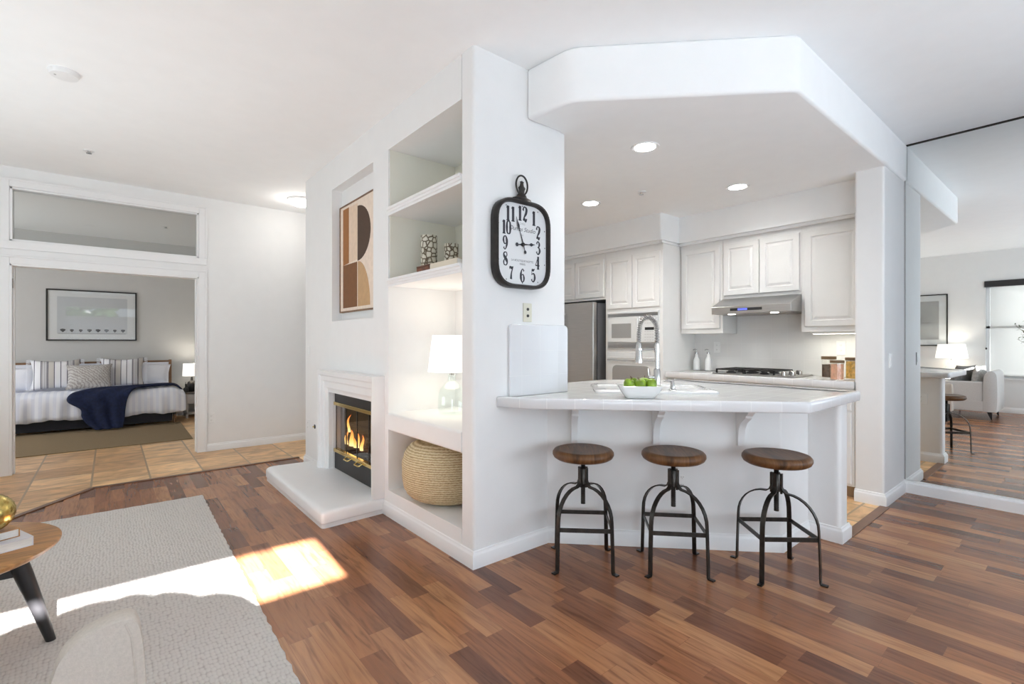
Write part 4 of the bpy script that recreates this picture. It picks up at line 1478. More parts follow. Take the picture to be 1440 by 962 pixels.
MB().box(4.59, MX - 0.002, 1.252, 2.968, 0.893, 0.9495).obj('tiled_top', TILETOP, t, smooth=False, bevel=0.006)
me_ = MB().loft([[(x, y, z) for x, z in [(4.63, 0.951), (4.595, 0.953), (4.586, 0.95), (4.583, 0.942), (4.584, 0.90), (4.588, 0.892), (4.60, 0.892)]] for y in (2.968, 1.252)], False, False, closed=False)
e2 = me_.obj('edge_tiles', TILEEDGE, t)
uvl = e2.data.uv_layers.new(name='along')
for lp in e2.data.loops:
    uvl.data[lp.index].uv = (e2.data.vertices[lp.vertex_index].co.y, 0.3)
t = thing('tile_backsplash', (MX, 0, 0.95), 'grey-white square tile backsplash behind the cooktop', 'backsplash')
q = MB()
q.box(-0.012, -0.001, 1.252, 2.968, 0.003, 0.412)
q.box(-0.012, -0.001, 1.742, 2.480, 0.412, 0.762)
q.obj('tile_face', TILEYZ, t, smooth=False)
# bar-side base cabinet behind the half wall
t = thing('sink_base_cabinet', (0, 0, 0), 'white base cabinet on the kitchen side of the bar under the sink', 'cabinet')
q = MB()
q.prism([(3.20, 1.37), (3.695, 1.37), (3.695, 2.28), (3.28, 2.70), (2.33, 2.70), (2.33, 2.31)], 0.1, 0.893)
q.obj('body', CAB, t, smooth=False)
q = MB().prism([(3.22, 1.40), (3.64, 1.40), (3.64, 2.26), (3.26, 2.64), (2.36, 2.64), (2.36, 2.33)], 0.0, 0.1).obj('toe_kick', CAB, t, smooth=False)

# range hood
t = thing('range_hood', (4.89, 2.482, 1.545), 'stainless under-cabinet range hood with a blue display above the cooktop', 'range hood', FACE_X)
HWd = 0.74
pr = [(0.295, 0.0), (-0.235, 0.0), (-0.235, 0.072), (-0.20, 0.09), (-0.005, 0.168), (0.295, 0.168)]
MB().loft([[(x, y, z) for y, z in pr] for x in (0.0, HWd)]).obj('canopy', STEEL, t, smooth=False, bevel=0.004)
MB().box(0.19, 0.49, -0.2375, -0.233, 0.026, 0.052).obj('control_strip', DARK, t, smooth=False)
MB().box(0.265, 0.355, -0.239, -0.237, 0.030, 0.048).obj('display', BLUELCD, t, smooth=False)
for x in (0.17, 0.57):
    MB().lathe([(0.034, 0), (0.034, -0.006), (0, -0.006)], (x, -0.16, 0.001), 18).obj('hood_light', HOODLED, t)
MB().box(0.05, 0.69, -0.12, 0.22, -0.004, 0.001).obj('grease_filter', GREYLINE, t, smooth=False)
for x in (0.17, 0.57):
    d = bpy.data.lights.new('hood_lamp', 'SPOT')
    d.energy = 3.5
    d.spot_size = math.radians(150)
    d.spot_blend = 0.8
    d.shadow_soft_size = 0.03
    d.color = (1.0, 0.98, 0.94)
    o = bpy.data.objects.new('hood_lamp', d)
    COL.objects.link(o)
    o.parent = t
    o.location = (x, -0.16, -0.012)

# cooktop
t = thing('gas_cooktop', (4.665, 2.485, 0.953), 'stainless gas cooktop with black grates and knobs at one end', 'cooktop', FACE_X)
MB().loft([[(x, y, z) for x, y in round_poly([(0 + i, 0 + i), (0.76 - i, 0 + i), (0.76 - i, 0.47 - i), (0 + i, 0.47 - i)], 0.02)] for i, z in ((0.0, 0), (0.0, 0.008), (0.006, 0.011))]).obj('steel_tray', STEEL, t)
for (bx, by, br) in ((0.14, 0.12, 0.045), (0.14, 0.34, 0.038), (0.46, 0.12, 0.038), (0.46, 0.34, 0.045), (0.30, 0.23, 0.055)):
    MB().lathe([(br, 0.0), (br, 0.012), (br * 0.7, 0.014), (br * 0.7, 0.022), (0, 0.024)], (bx, by, 0.010), 20).obj('burner', BLACK, t)
for gx in (0.03, 0.31):
    q = MB()
    for x in (gx, gx + 0.13, gx + 0.265):
        q.box(x, x + 0.013, 0.025, 0.445, 0.040, 0.052)
    for y in (0.025, 0.12, 0.225, 0.34, 0.432):
        q.box(gx, gx + 0.278, y, y + 0.013, 0.040, 0.052)
    for x in (gx, gx + 0.265):
        for y in (0.025, 0.432):
            q.box(x, x + 0.013, y, y + 0.013, 0.010, 0.045)
    q.obj('grate', BLACK, t, smooth=False)
for k in range(5):
    MB().lathe([(0.022, 0), (0.020, 0.012), (0.019, 0.032), (0.015, 0.036), (0, 0.036)], (0.655 + 0.045 * (k % 2), 0.06 + 0.085 * k, 0.011), 18).obj('control_knob', CHROME, t)

# soap bottles


def soap(y, label):
    t = thing('soap_bottle', (5.08, y, 0.953), label, 'bottle', 0.0, 'white soap bottles on the kitchen counter')
    MB().lathe([(0.033, 0), (0.038, 0.004), (0.038, 0.10), (0.034, 0.125), (0.017, 0.155), (0.014, 0.185), (0.0, 0.185)], n=24).obj('bottle_body', CERAM, t)
    MB().lathe([(0.016, 0), (0.016, 0.018), (0.005, 0.022), (0.004, 0.052), (0, 0.052)], (0, 0, 0.184), 16).tube([(0, 0, 0.234), (-0.022, 0.010, 0.236), (-0.042, 0.018, 0.228)], 0.0045, 8).obj('pump_top', CHROME, t)


soap(2.885, 'white soap bottle on the kitchen counter, closer to the oven tower')
soap(2.745, 'white soap bottle on the kitchen counter, closer to the cooktop')


def jar(x, y, r, h, m, fill, lab, mat_fill):
    t = thing('storage_jar', (x, y, 0.953), lab, 'jar', 0.0, 'glass jars with wooden lids on the kitchen counter')
    MB().lathe([(r * 0.97, 0), (r, 0.004), (r, h * 0.86), (r - 0.003, h * 0.86), (r - 0.003, 0.006), (0, 0.006)], n=28).obj('glass', JARGLASS, t)
    MB().lathe([(r - 0.005, 0.007), (r - 0.005, fill * h), (0.0, fill * h + 0.004)], n=24).obj('contents', mat_fill, t)
    MB().lathe([(r + 0.001, h * 0.86), (r + 0.002, h * 0.88), (r + 0.002, h), (0, h)], n=28).obj('wooden_lid', mat('jar_lid_%d' % int(x * 100), (0.16, 0.10, 0.05), 0.5), t)


BEAN = mat('dark_beans', (0.10, 0.055, 0.03), 0.6, vary=0.5, vscale=60)
SALT = mat('pink_salt', (0.80, 0.42, 0.28), 0.8, vary=0.15, vscale=60)
PASTA = mat('golden_pasta', (0.74, 0.45, 0.09), 0.6, vary=0.35, vscale=45)
jar(4.90, 1.525, 0.056, 0.19, None, 0.62, 'storage jar of dark beans on the counter, nearest the cooktop', BEAN)
jar(4.67, 1.392, 0.050, 0.165, None, 0.80, 'storage jar of pink salt at the front of the kitchen counter', SALT)
jar(4.875, 1.335, 0.056, 0.185, None, 0.82, 'storage jar of golden pasta on the counter, nearest the pier', PASTA)
plate('wall_outlet', 'white outlet on the tile backsplash beside the soap bottles', 'outlet', (MX - 0.012, 2.70, 1.21), FACE_X, 0.075, 0.12, WHITEPL, 'outlet')
plate('wall_outlet', 'white outlet on the tile backsplash above the pasta jars', 'outlet', (MX - 0.012, 1.515, 1.215), FACE_X, 0.075, 0.13, WHITEPL, 'outlet')
# under-cabinet strip light over the jars
t = thing('under_cabinet_light', (4.98, 1.50, 1.362), 'slim lit strip light under the wall cabinet above the jars', 'strip light', FACE_X)
MB().box(-0.18, 0.18, -0.02, 0.02, -0.018, -0.0005).obj('housing', WHITEPL, t, smooth=False)
MB().box(-0.17, 0.17, -0.015, 0.015, -0.020, -0.0175).obj('lens', mat('lit_strip_lens', (1, 1, 1), 0.5, emit=(1.0, 0.97, 0.85), estr=9.0), t, smooth=False)
d = bpy.data.lights.new('strip_lamp', 'AREA')
d.shape = 'RECTANGLE'
d.size, d.size_y = 0.33, 0.03
d.energy = 1.1
d.color = (1.0, 0.98, 0.86)
o = bpy.data.objects.new('strip_lamp', d)
COL.objects.link(o)
o.parent = t
o.location = (0, 0, -0.022)

# ------------------------------------------------------------------ ceiling fittings


def can_light(x, y, z, label, power, r=0.075):
    t = thing('recessed_light', (x, y, z), label, 'ceiling light', 0.0, 'recessed lights in the kitchen ceiling')
    MB().lathe([(r + 0.022, 0.0), (r + 0.020, -0.006), (r, -0.004), (r - 0.004, -0.001)], n=32).obj('trim_ring', TRIM, t)
    MB().lathe([(r - 0.004, -0.002), (r - 0.004, -0.004), (0, -0.0045)], n=32).obj('lit_lens', LED, t)
    d = bpy.data.lights.new('recessed_lamp', 'SPOT')
    d.energy = power
    d.spot_size = math.radians(150)
    d.spot_blend = 0.8
    d.shadow_soft_size = 0.06
    d.color = (0.98, 0.985, 0.97)
    o = bpy.data.objects.new('recessed_lamp', d)
    COL.objects.link(o)
    o.parent = t
    o.location = (0, 0, -0.02)


can_light(2.876, 2.02, HK, 'lit recessed ceiling light above the bar counter and bowl', 50)
can_light(4.24, 2.02, HK, 'lit recessed ceiling light in front of the range hood', 32)
can_light(3.633, 3.18, HK, 'lit recessed ceiling light in front of the oven tower and refrigerator', 62)


def sprinkler(name, x, y, z, label, r=0.035, cat='fire sprinkler'):
    t = thing(name, (x, y, z), label, cat)
    MB().lathe([(r, 0), (r, -0.004), (r * 0.75, -0.008), (r * 0.55, -0.008), (0, -0.004)], n=24).obj('escutcheon', TRIM, t)
    MB().lathe([(r * 0.3, -0.006), (r * 0.25, -0.02), (r * 0.5, -0.022), (r * 0.5, -0.025), (0, -0.026)], n=16).obj('sprinkler_head', CHROME, t)


sprinkler('fire_sprinkler', 3.71, 2.644, HK, 'small round sprinkler in the kitchen ceiling between the recessed lights', 0.04)
sprinkler('fire_sprinkler', -0.143, 5.62, H, 'small round sprinkler in the main ceiling in front of the transom', 0.04)
sprinkler('fire_sprinkler', 0.62, 8.6, H, 'small round sprinkler in the bedroom ceiling seen through the transom', 0.045)
t = thing('smoke_detector', (-0.22, 4.08, H), 'round white smoke detector on the main ceiling', 'smoke detector')
MB().lathe([(0.075, 0), (0.075, -0.012), (0.068, -0.028), (0.03, -0.034), (0, -0.034)], n=32).obj('housing', TRIM, t)
MB().lathe([(0.006, -0.030), (0.006, -0.0335), (0, -0.0335)], (-0.04, -0.01, 0), 10).obj('test_button', GREYLINE, t)
t = thing('flush_ceiling_light', (1.731, 5.97, H), 'lit flush dome light on the hall ceiling', 'ceiling light')
MB().lathe([(0.15, 0), (0.15, -0.02), (0.13, -0.025)], n=32).obj('metal_base', TRIM, t)
MB().lathe([(0.135, -0.018), (0.125, -0.045), (0.08, -0.07), (0, -0.08)], n=32).obj('glass_dome', mat('lit_dome', (1, 1, 1), 0.4, emit=(1.0, 0.97, 0.92), estr=9.0), t)
d = bpy.data.lights.new('hall_lamp', 'POINT')
d.energy = 4
d.shadow_soft_size = 0.12
d.color = (1.0, 0.95, 0.88)
o = bpy.data.objects.new('hall_lamp', d)
COL.objects.link(o)
o.parent = t
o.location = (0, 0, -0.22)

# ------------------------------------------------------------------ bar stools


def stool(loc, rz, label, first=None):
    if first:
        c = copy_tree(first)
        c.location = loc
        c.rotation_euler = (0, 0, rz)
        c['label'] = label
        return c
    t = thing('bar_stool', loc, label, 'bar stool', rz, 'adjustable bar stools at the counter')
    MB().lathe([(0.0, 0.594), (0.128, 0.594), (0.152, 0.597), (0.168, 0.607), (0.176, 0.622), (0.175, 0.636), (0.166, 0.648), (0.150, 0.653), (0.143, 0.6515), (0.0, 0.6515)], n=48).obj('seat', SEATWOOD, t)
    MB().lathe([(0.07, 0.588), (0.07, 0.5945), (0.0, 0.5945)], n=20).obj('seat_plate', IRON, t)
    # threaded screw
    prof = [(0.0, 0.335), (0.013, 0.335)]
    z = 0.338
    while z < 0.585:
        prof += [(0.0135, z), (0.0118, z + 0.003)]
        z += 0.006
    prof += [(0.0125, 0.589), (0.0, 0.589)]
    MB().lathe(prof, n=14).obj('screw', IRON, t)
    q = MB()
    q.lathe([(0.018, 0.445), (0.024, 0.45), (0.024, 0.54), (0.02, 0.545), (0.014, 0.546), (0.014, 0.445)], n=20)
    for k in range(4):
        q.box(-0.009, 0.009, -0.031, -0.022, 0.435, 0.545, R(0, 0, k * PI / 2 + PI / 4))
    q.obj('hub', IRON, t)
    for k in range(4):
        a = PI / 4 + k * PI / 2
        ca, sa = math.cos(a), math.sin(a)
        pts = [(0.024, 0.475), (0.034, 0.452)]
        ro = 0.212
        pts += [(0.05, 0.440)]
        for i in range(1, 9):
            th = math.radians(90 - 90 * i / 8)
            pts.append((0.055 + (ro - 0.055 - 0.006) * math.cos(th), 0.275 + 0.165 * math.sin(th)))
        pts += [(ro - 0.004, 0.22), (ro, 0.10), (ro + 0.002, 0.012), (ro + 0.005, 0.004), (ro + 0.036, 0.004)]
        path = [(r * ca, r * sa, z) for r, z in pts]
        MB().bar(path, (-sa, ca, 0), 0.024, 0.007).obj('leg', IRON, t, smooth=True)
    rr_ = 0.208 / math.sqrt(2)
    for k in range(4):
        M = R(0, 0, k * PI / 2)
        MB().box(-rr_, rr_, -rr_ - 0.003, -rr_ + 0.003, 0.222, 0.245, M).obj('rung', IRON, t, smooth=False)
    return t


s1 = stool((2.11, 1.905, 0), PI / 4 + 0.02, 'bar stool nearest the clock wall, round wooden seat on black iron legs')
stool((2.47, 1.545, 0), PI / 4 - 0.03, 'middle bar stool of the three, round wooden seat on black iron legs', s1)
stool((2.845, 1.14, 0), PI / 4 + 0.06, 'bar stool nearest the stub wall, round wooden seat on black iron legs', s1)

# ------------------------------------------------------------------ niche contents
t = thing('table_lamp', (1.905, 2.985, 0.752), 'clear glass jug lamp with a white shade on the niche ledge', 'lamp')
MB().lathe([(0.0, 0.004), (0.085, 0.0), (0.098, 0.01), (0.103, 0.06), (0.100, 0.13), (0.088, 0.18), (0.055, 0.215), (0.032, 0.235), (0.027, 0.27), (0.033, 0.285), (0.029, 0.285), (0.024, 0.27), (0.028, 0.236), (0.05, 0.212), (0.083, 0.176), (0.095, 0.13), (0.098, 0.06), (0.092, 0.014), (0.0, 0.012)], n=36).obj('glass_base', LAMPGLASS, t)
MB().lathe([(0.018, 0.28), (0.02, 0.30), (0.011, 0.31), (0.011, 0.36), (0, 0.36)], n=16).obj('socket', CHROME, t)
MB().lathe([(0.172, 0.305), (0.140, 0.565), (0.137, 0.565), (0.169, 0.305)], n=48).obj('lamp_shade', SHADE, t)
d = bpy.data.lights.new('lamp_bulb', 'POINT')
d.energy = 0.8
d.shadow_soft_size = 0.05
d.color = (1.0, 0.95, 0.86)
o = bpy.data.objects.new('lamp_bulb', d)
COL.objects.link(o)
o.parent = t
o.location = (0, 0, 0.45)

t = thing('woven_pouf', (1.83, 2.90, 0.186), 'round braided seagrass pouf in the bottom of the niche', 'pouf')
prof = []
for i in range(33):
    a = -PI / 2 + PI * i / 32
    prof.append((0.325 * abs(math.cos(a)) ** 0.42, 0.205 + 0.205 * (1 if math.sin(a) > 0 else -1) * abs(math.sin(a)) ** 0.75))
pr2 = []
for r, z in prof:
    pr2.append((r + 0.0025 * math.sin(z * 240), z))
MB().lathe(pr2, n=64).obj('woven_body', SEAGRASS, t)


def vase(x, y, r, h, label):
    t = thing('mosaic_vase', (x, y, 1.731), label, 'vase', 0.0, 'pebbled cylinder vases on the niche shelf')
    MB().lathe([(r, 0), (r, h), (r - 0.006, h), (r - 0.006, 0.01), (0, 0.01)], n=36).obj('cylinder', MOSAIC, t)


vase(1.80, 3.13, 0.060, 0.315, 'taller pebble-patterned cylinder vase on the lower niche shelf')
vase(1.90, 2.985, 0.051, 0.245, 'shorter pebble-patterned cylinder vase on the lower niche shelf')
t = thing('trinket_box', (1.60, 2.80, 1.731), 'small reddish wooden box on the shelf edge in front of the vases', 'box')
MB().box(-0.035, 0.035, -0.085, 0.085, 0, 0.026).obj('box_body', mat('red_brown_wood', (0.17, 0.06, 0.03), 0.4, vary=0.4, vscale=20), t, bevel=0.003)
MB().box(-0.036, 0.036, -0.086, 0.086, 0.026, 0.038).obj('box_lid', mat('red_brown_lid', (0.11, 0.04, 0.02), 0.4), t, bevel=0.003)
t = thing('cream_book', (1.615, 2.545, 1.731), 'cream closed book lying on the niche shelf beside the trinket box', 'book')
MB().box(-0.05, 0.15, -0.15, 0.15, 0.003, 0.030).obj('pages', PAPER, t, smooth=False)
q = MB()
q.box(-0.055, 0.155, -0.155, 0.155, 0, 0.003).box(-0.055, 0.155, -0.155, 0.155, 0.030, 0.033).box(-0.055, -0.052, -0.155, 0.155, 0.003, 0.030)
q.obj('cover', mat('cream_cover', (0.66, 0.60, 0.48), 0.6), t, smooth=False)

# ------------------------------------------------------------------ living area
t = thing('wool_rug', (0.0, 0.0, 0.0), 'large cream chunky-woven rug on the wood floor', 'rug')
rx0, rx1, ry0, ry1 = -1.53, 0.555, 1.868, 4.70
q = MB()
ring = []
n_ = 60
for i in range(n_):
    ring.append((rx0 + (rx1 - rx0) * i / n_, ry0))
for i in range(n_):
    ring.append((rx1 - (0.045 * (1 - i / n_)) + 0.030 + 0.004 * math.sin(i * 2.7), ry0 + (ry1 - ry0) * i / n_))
for i in range(n_):
    ring.append((rx1 + 0.03 - (rx1 + 0.03 - rx0) * i / n_, ry1 + 0.004 * math.sin(i * 2.1)))
for i in range(n_):
    ring.append((rx0, ry1 - (ry1 - ry0) * i / n_))
q.loft([[(x, y, 0.001) for x, y in ring], [(x, y, 0.010) for x, y in ring], [(x * 0.995, y * 0.999, 0.014) for x, y in ring]])
q.obj('woven_pile', RUG, t, smooth=False)
RT = 0.014

t = thing('coffee_table', (-0.54, 2.83, RT), 'round wooden coffee table with black splayed legs on the rug', 'coffee table')
MB().lathe([(0.0, 0.400), (0.33, 0.400), (0.365, 0.410), (0.38, 0.424), (0.381, 0.432), (0.374, 0.437), (0.0, 0.437)], n=64).obj('tabletop', OAK, t)
for k in range(3):
    a = math.radians(-2 + 120 * k)
    c, s = math.cos(a), math.sin(a)
    q = MB()
    rings = []
    for r, z, w in ((0.235, 0.402, 0.034), (0.265, 0.30, 0.031), (0.31, 0.14, 0.024), (0.347, 0.0, 0.017)):
        rings.append([(r * c + w * math.cos(2 * PI * i / 14), r * s + w * math.sin(2 * PI * i / 14), z) for i in range(14)])
    q.loft(rings)
    q.obj('leg', BLACKWOOD, t)
    MB().bar([(0.0, 0.0, 0.325), (0.25 * c, 0.25 * s, 0.325)], (0, 0, 1), 0.05, 0.03).obj('stretcher', BLACKWOOD, t, smooth=False)
TT = RT + 0.437


def book(x, y, z, w, d, h, rz, cover, label):
    t = thing('hardback_book', (x, y, z), label, 'book', rz)
    MB().box(-w / 2 + 0.006, w / 2 - 0.003, -d / 2 + 0.004, d / 2 - 0.004, 0.003, h - 0.003).obj('pages', PAPER, t, smooth=False)
    q = MB()
    q.box(-w / 2, w / 2, -d / 2, d / 2, 0, 0.003).box(-w / 2, w / 2, -d / 2, d / 2, h - 0.003, h).box(w / 2 - 0.003, w / 2, -d / 2, d / 2, 0.003, h - 0.003)
    q.obj('cover', cover, t, smooth=False)


bk = math.radians(22)
book(-0.425, 2.790, TT, 0.31, 0.23, 0.036, bk, mat('pale_book_cover', (0.70, 0.69, 0.72), 0.45), 'larger pale hardback, bottom of the two books on the coffee table')
book(-0.445, 2.805, TT + 0.036, 0.27, 0.20, 0.034, bk + 0.06, mat('tan_book_cover', (0.40, 0.20, 0.07), 0.45, vary=0.5, vscale=9), 'smaller tan hardback, top of the two books on the coffee table')
t = thing('gold_vase', (-0.372, 2.772, TT + 0.070), 'round hammered gold vase standing on the stacked books', 'vase')
prof = [(0.0, 0.0), (0.035, 0.0)]
for i in range(2, 15):
    a = -PI / 2 + PI * i / 16
    prof.append((0.084 * math.cos(a), 0.076 + 0.076 * math.sin(a)))
prof += [(0.022, 0.150), (0.022, 0.158), (0.016, 0.158), (0.0, 0.14)]
q = MB()
rings = []
for r, z in prof:
    ring = []
    for i in range(60):
        a = 2 * PI * i / 60
        k = 1 - 0.06 * abs(math.sin(a * 10 + (z * 90))) if 0.02 < z < 0.145 else 1
        ring.append((max(r, 1e-4) * k * math.cos(a), max(r, 1e-4) * k * math.sin(a), z))
    rings.append(ring)
q.loft(rings)
q.obj('hammered_body', GOLD, t)

# low upholstered chair whose back fills the lower corner of the view
t = thing('low_chair', (-0.02, 1.50, 0.0), 'beige upholstered low chair with a rounded back, cut off by the lower edge', 'chair')
bz = 0.0
arch = [(0.094, 0.16), (0.092, 0.33), (0.088, 0.465), (0.080, 0.555), (0.068, 0.592), (0.045, 0.602), (0.010, 0.598), (-0.022, 0.588), (-0.050, 0.570), (-0.070, 0.545), (-0.083, 0.505), (-0.096, 0.455), (-0.106, 0.38), (-0.110, 0.27), (-0.110, 0.16)]
sp_ = [(p.x, p.z) for p in smooth_path([(x, 0, z) for x, z in arch], 4)]
cx_, cz_ = -0.015, 0.33
q = MB()
rings = []
for y, k in ((0.0, 0.985), (0.003, 0.995), (0.03, 1.0), (0.06, 0.995), (0.075, 0.97), (0.080, 0.93)):
    rings.append([(cx_ + (x - cx_) * k, y, bz + cz_ + (z - cz_) * k) for x, z in sp_])
q.loft(rings)
bk_ = q.obj('backrest', BEIGE, t)
MB().tube([(x - 0.018 if x > 0.03 else x, -0.0005, bz + z) for x, z in [(0.090, 0.18), (0.090, 0.33), (0.086, 0.465), (0.078, 0.552), (0.066, 0.588)]], 0.0022, 8).obj('piping', BEIGE, bk_)
q = MB()
q.loft([rrz(-0.105, 0.07, 0.075, 0.33, 0.03, bz + z) for z in (0.16, 0.17, 0.33)] + [rrz(-0.095, 0.06, 0.085, 0.33, 0.03, bz + 0.352)])
q.obj('seat', BEIGE, t)
for x in (-0.085, 0.06):
    for y in (0.04, 0.29):
        MB().lathe([(0.010, 0), (0.016, 0.165)], (x, y, 0), 12).obj('leg', BLACKWOOD, t)


def cushion(name, w, h, th, m, parent=None, n=14, M=None, pinch=0.09, fringe=False):
    """upright pillow: local x width, z height, y thickness, bottom at z = 0"""
    q = MB()
    front, back = [], []
    for i in range(n + 1):
        fr, bk = [], []
        u = -1 + 2 * i / n
        for j in range(n + 1):
            v = -1 + 2 * j / n
            px = u * w / 2 * (1 - pinch * (1 - v * v))
            pz = h / 2 + v * h / 2 * (1 - pinch * (1 - u * u))
            k = max(0.0, (1 - abs(u) ** 2.6) * (1 - abs(v) ** 2.6)) ** 0.55
            wob = 0.012 * noise.noise(Vector((u * 1.7 + w * 9, v * 1.7, h * 5)))
            fr.append((px, -th / 2 * k + wob * k, pz))
            bk.append((px, th / 2 * k + wob * k, pz))
        front.append(fr)
        back.append(bk)
    q.grid(front, M)
    q.grid([r[::-1] for r in back], M)
    bmv = q
    o = bmv.obj(name, m, parent)
    # weld the rim
    bm = bmesh.new()
    bm.from_mesh(o.data)
    bmesh.ops.remove_doubles(bm, verts=bm.verts, dist=0.0004)
    bmesh.ops.recalc_face_normals(bm, faces=bm.faces)
    bm.to_mesh(o.data)
    bm.free()
    return o


# sofa reflected in the mirror: faces +Y, its arm panel faces the mirror
t = thing('sofa', (-0.60, 1.04, 0.0), 'pale grey upholstered sofa with black feet, reflected in the mirror', 'sofa')
SW = 0.90
q = MB()
q.loft([rrz(-SW, 0.0, 0.02, 0.80, 0.03, z) for z in (0.13, 0.30)])
q.obj('base', SOFA, t, bevel=0.01)
pb = smooth_path([(0, 0.012, 0.13), (0, 0.004, 0.35), (0, 0.006, 0.62), (0, 0.016, 0.74), (0, 0.05, 0.79), (0, 0.10, 0.79), (0, 0.15, 0.74), (0, 0.168, 0.62), (0, 0.172, 0.40), (0, 0.172, 0.13)], 4)
MB().loft([[(x, cy_ + (p.y - cy_) * k, 0.13 + (p.z - 0.13) * kz) for p in pb] for x, k, kz in ((0.006, 0.9, 0.985), (0.0, 1.0, 1.0), (-SW, 1.0, 1.0), (-SW - 0.006, 0.9, 0.985)) for cy_ in (0.085,)]).obj('back', SOFA, t)
for nm, xa in (('arm', -0.002), ('arm', -SW + 0.13)):
    MB().loft([[(xa + (xx - 0.065) * k - 0.065 + 0.065 * 0, y, z) for xx, y, z in ((0.0, 0.17, 0.13), (0.13, 0.17, 0.13), (0.13, 0.17, 0.61), (0.0, 0.17, 0.61))] if False else [(xa - 0.13, yy_, 0.13), (xa, yy_, 0.13), (xa, yy_, 0.615), (xa - 0.13, yy_, 0.615)] for yy_, k in ((0.174, 1), (0.80, 1))]).obj(nm, SOFA, t, bevel=0.022, seg=3)
q = MB()
q.loft([rrz(-SW + 0.135, -0.137, 0.176, 0.815, 0.04, z) for z in (0.302, 0.43)] + [rrz(-SW + 0.15, -0.15, 0.19, 0.80, 0.04, 0.455)])
q.obj('seat_cushion', SOFA, t)
for x in (-0.05, -SW + 0.05):
    for y, dy in ((0.10, -0.03), (0.74, 0.03)):
        q = MB()
        q.loft([[(x - 0.045, y - 0.03, 0.13), (x + 0.03, y - 0.03, 0.13), (x + 0.03, y + 0.03, 0.13), (x - 0.045, y + 0.03, 0.13)], [(x + 0.005, y - 0.008 + dy, 0.0), (x + 0.03, y - 0.008 + dy, 0.0), (x + 0.03, y + 0.008 + dy, 0.0), (x + 0.005, y + 0.008 + dy, 0.0)]])
        q.obj('leg', BLACKWOOD, t, smooth=False)


def scatter(loc, rot, w, h, th, m, label, group, name='throw_pillow', cat='pillow', pinch=0.09, rz2=0.0, extra=None):
    t = thing(name, loc, label, cat, 0.0, group)
    t.rotation_euler = rot
    o = cushion('pillow_cover', w, h, th, m, t, pinch=pinch)
    if extra:
        extra(t, w, h)
    return t


scatter((-0.86, 1.56, 0.46), (math.radians(-18), 0.0, math.radians(205)), 0.46, 0.44, 0.15, GREYP, 'dark grey cushion on the sofa reflected in the mirror', 'cushions on the reflected sofa')
scatter((-0.84, 1.30, 0.46), (math.radians(-5), 0.0, math.radians(190)), 0.44, 0.42, 0.14, GREYL, 'light grey cushion on the sofa, against its back, reflected in the mirror', 'cushions on the reflected sofa')

# side table with a lamp, beyond the sofa
t = thing('side_table', (-1.73, 1.79, 0.0), 'small round dark side table beyond the reflected sofa', 'side table')
MB().lathe([(0.0, 0.575), (0.17, 0.575), (0.19, 0.585), (0.19, 0.60), (0, 0.60)], n=36).obj('tabletop', WALNUT, t)
for k in range(3):
    a = 2 * PI * k / 3
    MB().tube([(0.10 * math.cos(a), 0.10 * math.sin(a), 0.58), (0.16 * math.cos(a), 0.16 * math.sin(a), 0.0)], [0.016, 0.011], 12).obj('leg', BLACKWOOD, t)
t = thing('table_lamp', (-1.73, 1.76, 0.60), 'clear glass gourd lamp with a lit white shade, reflected in the mirror', 'lamp')
MB().lathe([(0.0, 0.0), (0.07, 0.0), (0.11, 0.03), (0.14, 0.09), (0.13, 0.16), (0.08, 0.215), (0.045, 0.235), (0.06, 0.26), (0.055, 0.30), (0.025, 0.325), (0.02, 0.34), (0.0, 0.34)], n=32).obj('glass_base', LAMPGLASS, t)
MB().lathe([(0.235, 0.365), (0.195, 0.63), (0.191, 0.63), (0.231, 0.365)], n=44).obj('lamp_shade', SHADE, t)
MB().tube([(0, 0, 0.33), (0, 0, 0.46)], 0.01, 10).obj('stem', CHROME, t)
d = bpy.data.lights.new('lamp_bulb', 'POINT')
d.energy = 5
d.shadow_soft_size = 0.05
d.color = (1.0, 0.95, 0.86)
o = bpy.data.objects.new('lamp_bulb', d)
COL.objects.link(o)
o.parent = t
o.location = (0, 0, 0.48)


def picture(name, loc, facing, w, h, fw, label, art, mb_w):
    t = thing(name, loc, label, 'picture', facing)
    q = MB()
    q.box(-w / 2, w / 2, -0.028, -0.002, 0, fw).box(-w / 2, w / 2, -0.028, -0.002, h - fw, h).box(-w / 2, -w / 2 + fw, -0.028, -0.002, fw, h - fw).box(w / 2 - fw, w / 2, -0.028, -0.002, fw, h - fw)
    q.obj('frame', BLACK, t, smooth=False)
    MB().box(-w / 2 + fw, w / 2 - fw, -0.012, -0.003, fw, h - fw).obj('mat_board', MATBOARD, t, smooth=False)
    if art:
        MB().box(-w / 2 + mb_w, w / 2 - mb_w, -0.0135, -0.0115, mb_w * 0.95, h - mb_w).obj('print', art, t, smooth=False)
    MB().box(-w / 2 + fw, w / 2 - fw, -0.020, -0.018, fw, h - fw).obj('glazing', ARTGLASS, t, smooth=False)
    return t


picture('framed_picture', (WX, 2.27, 1.195), PI / 2, 0.84, 1.0, 0.018, 'tall grey print in a thin black frame, reflected in the mirror', PRINTGREY, 0.13)

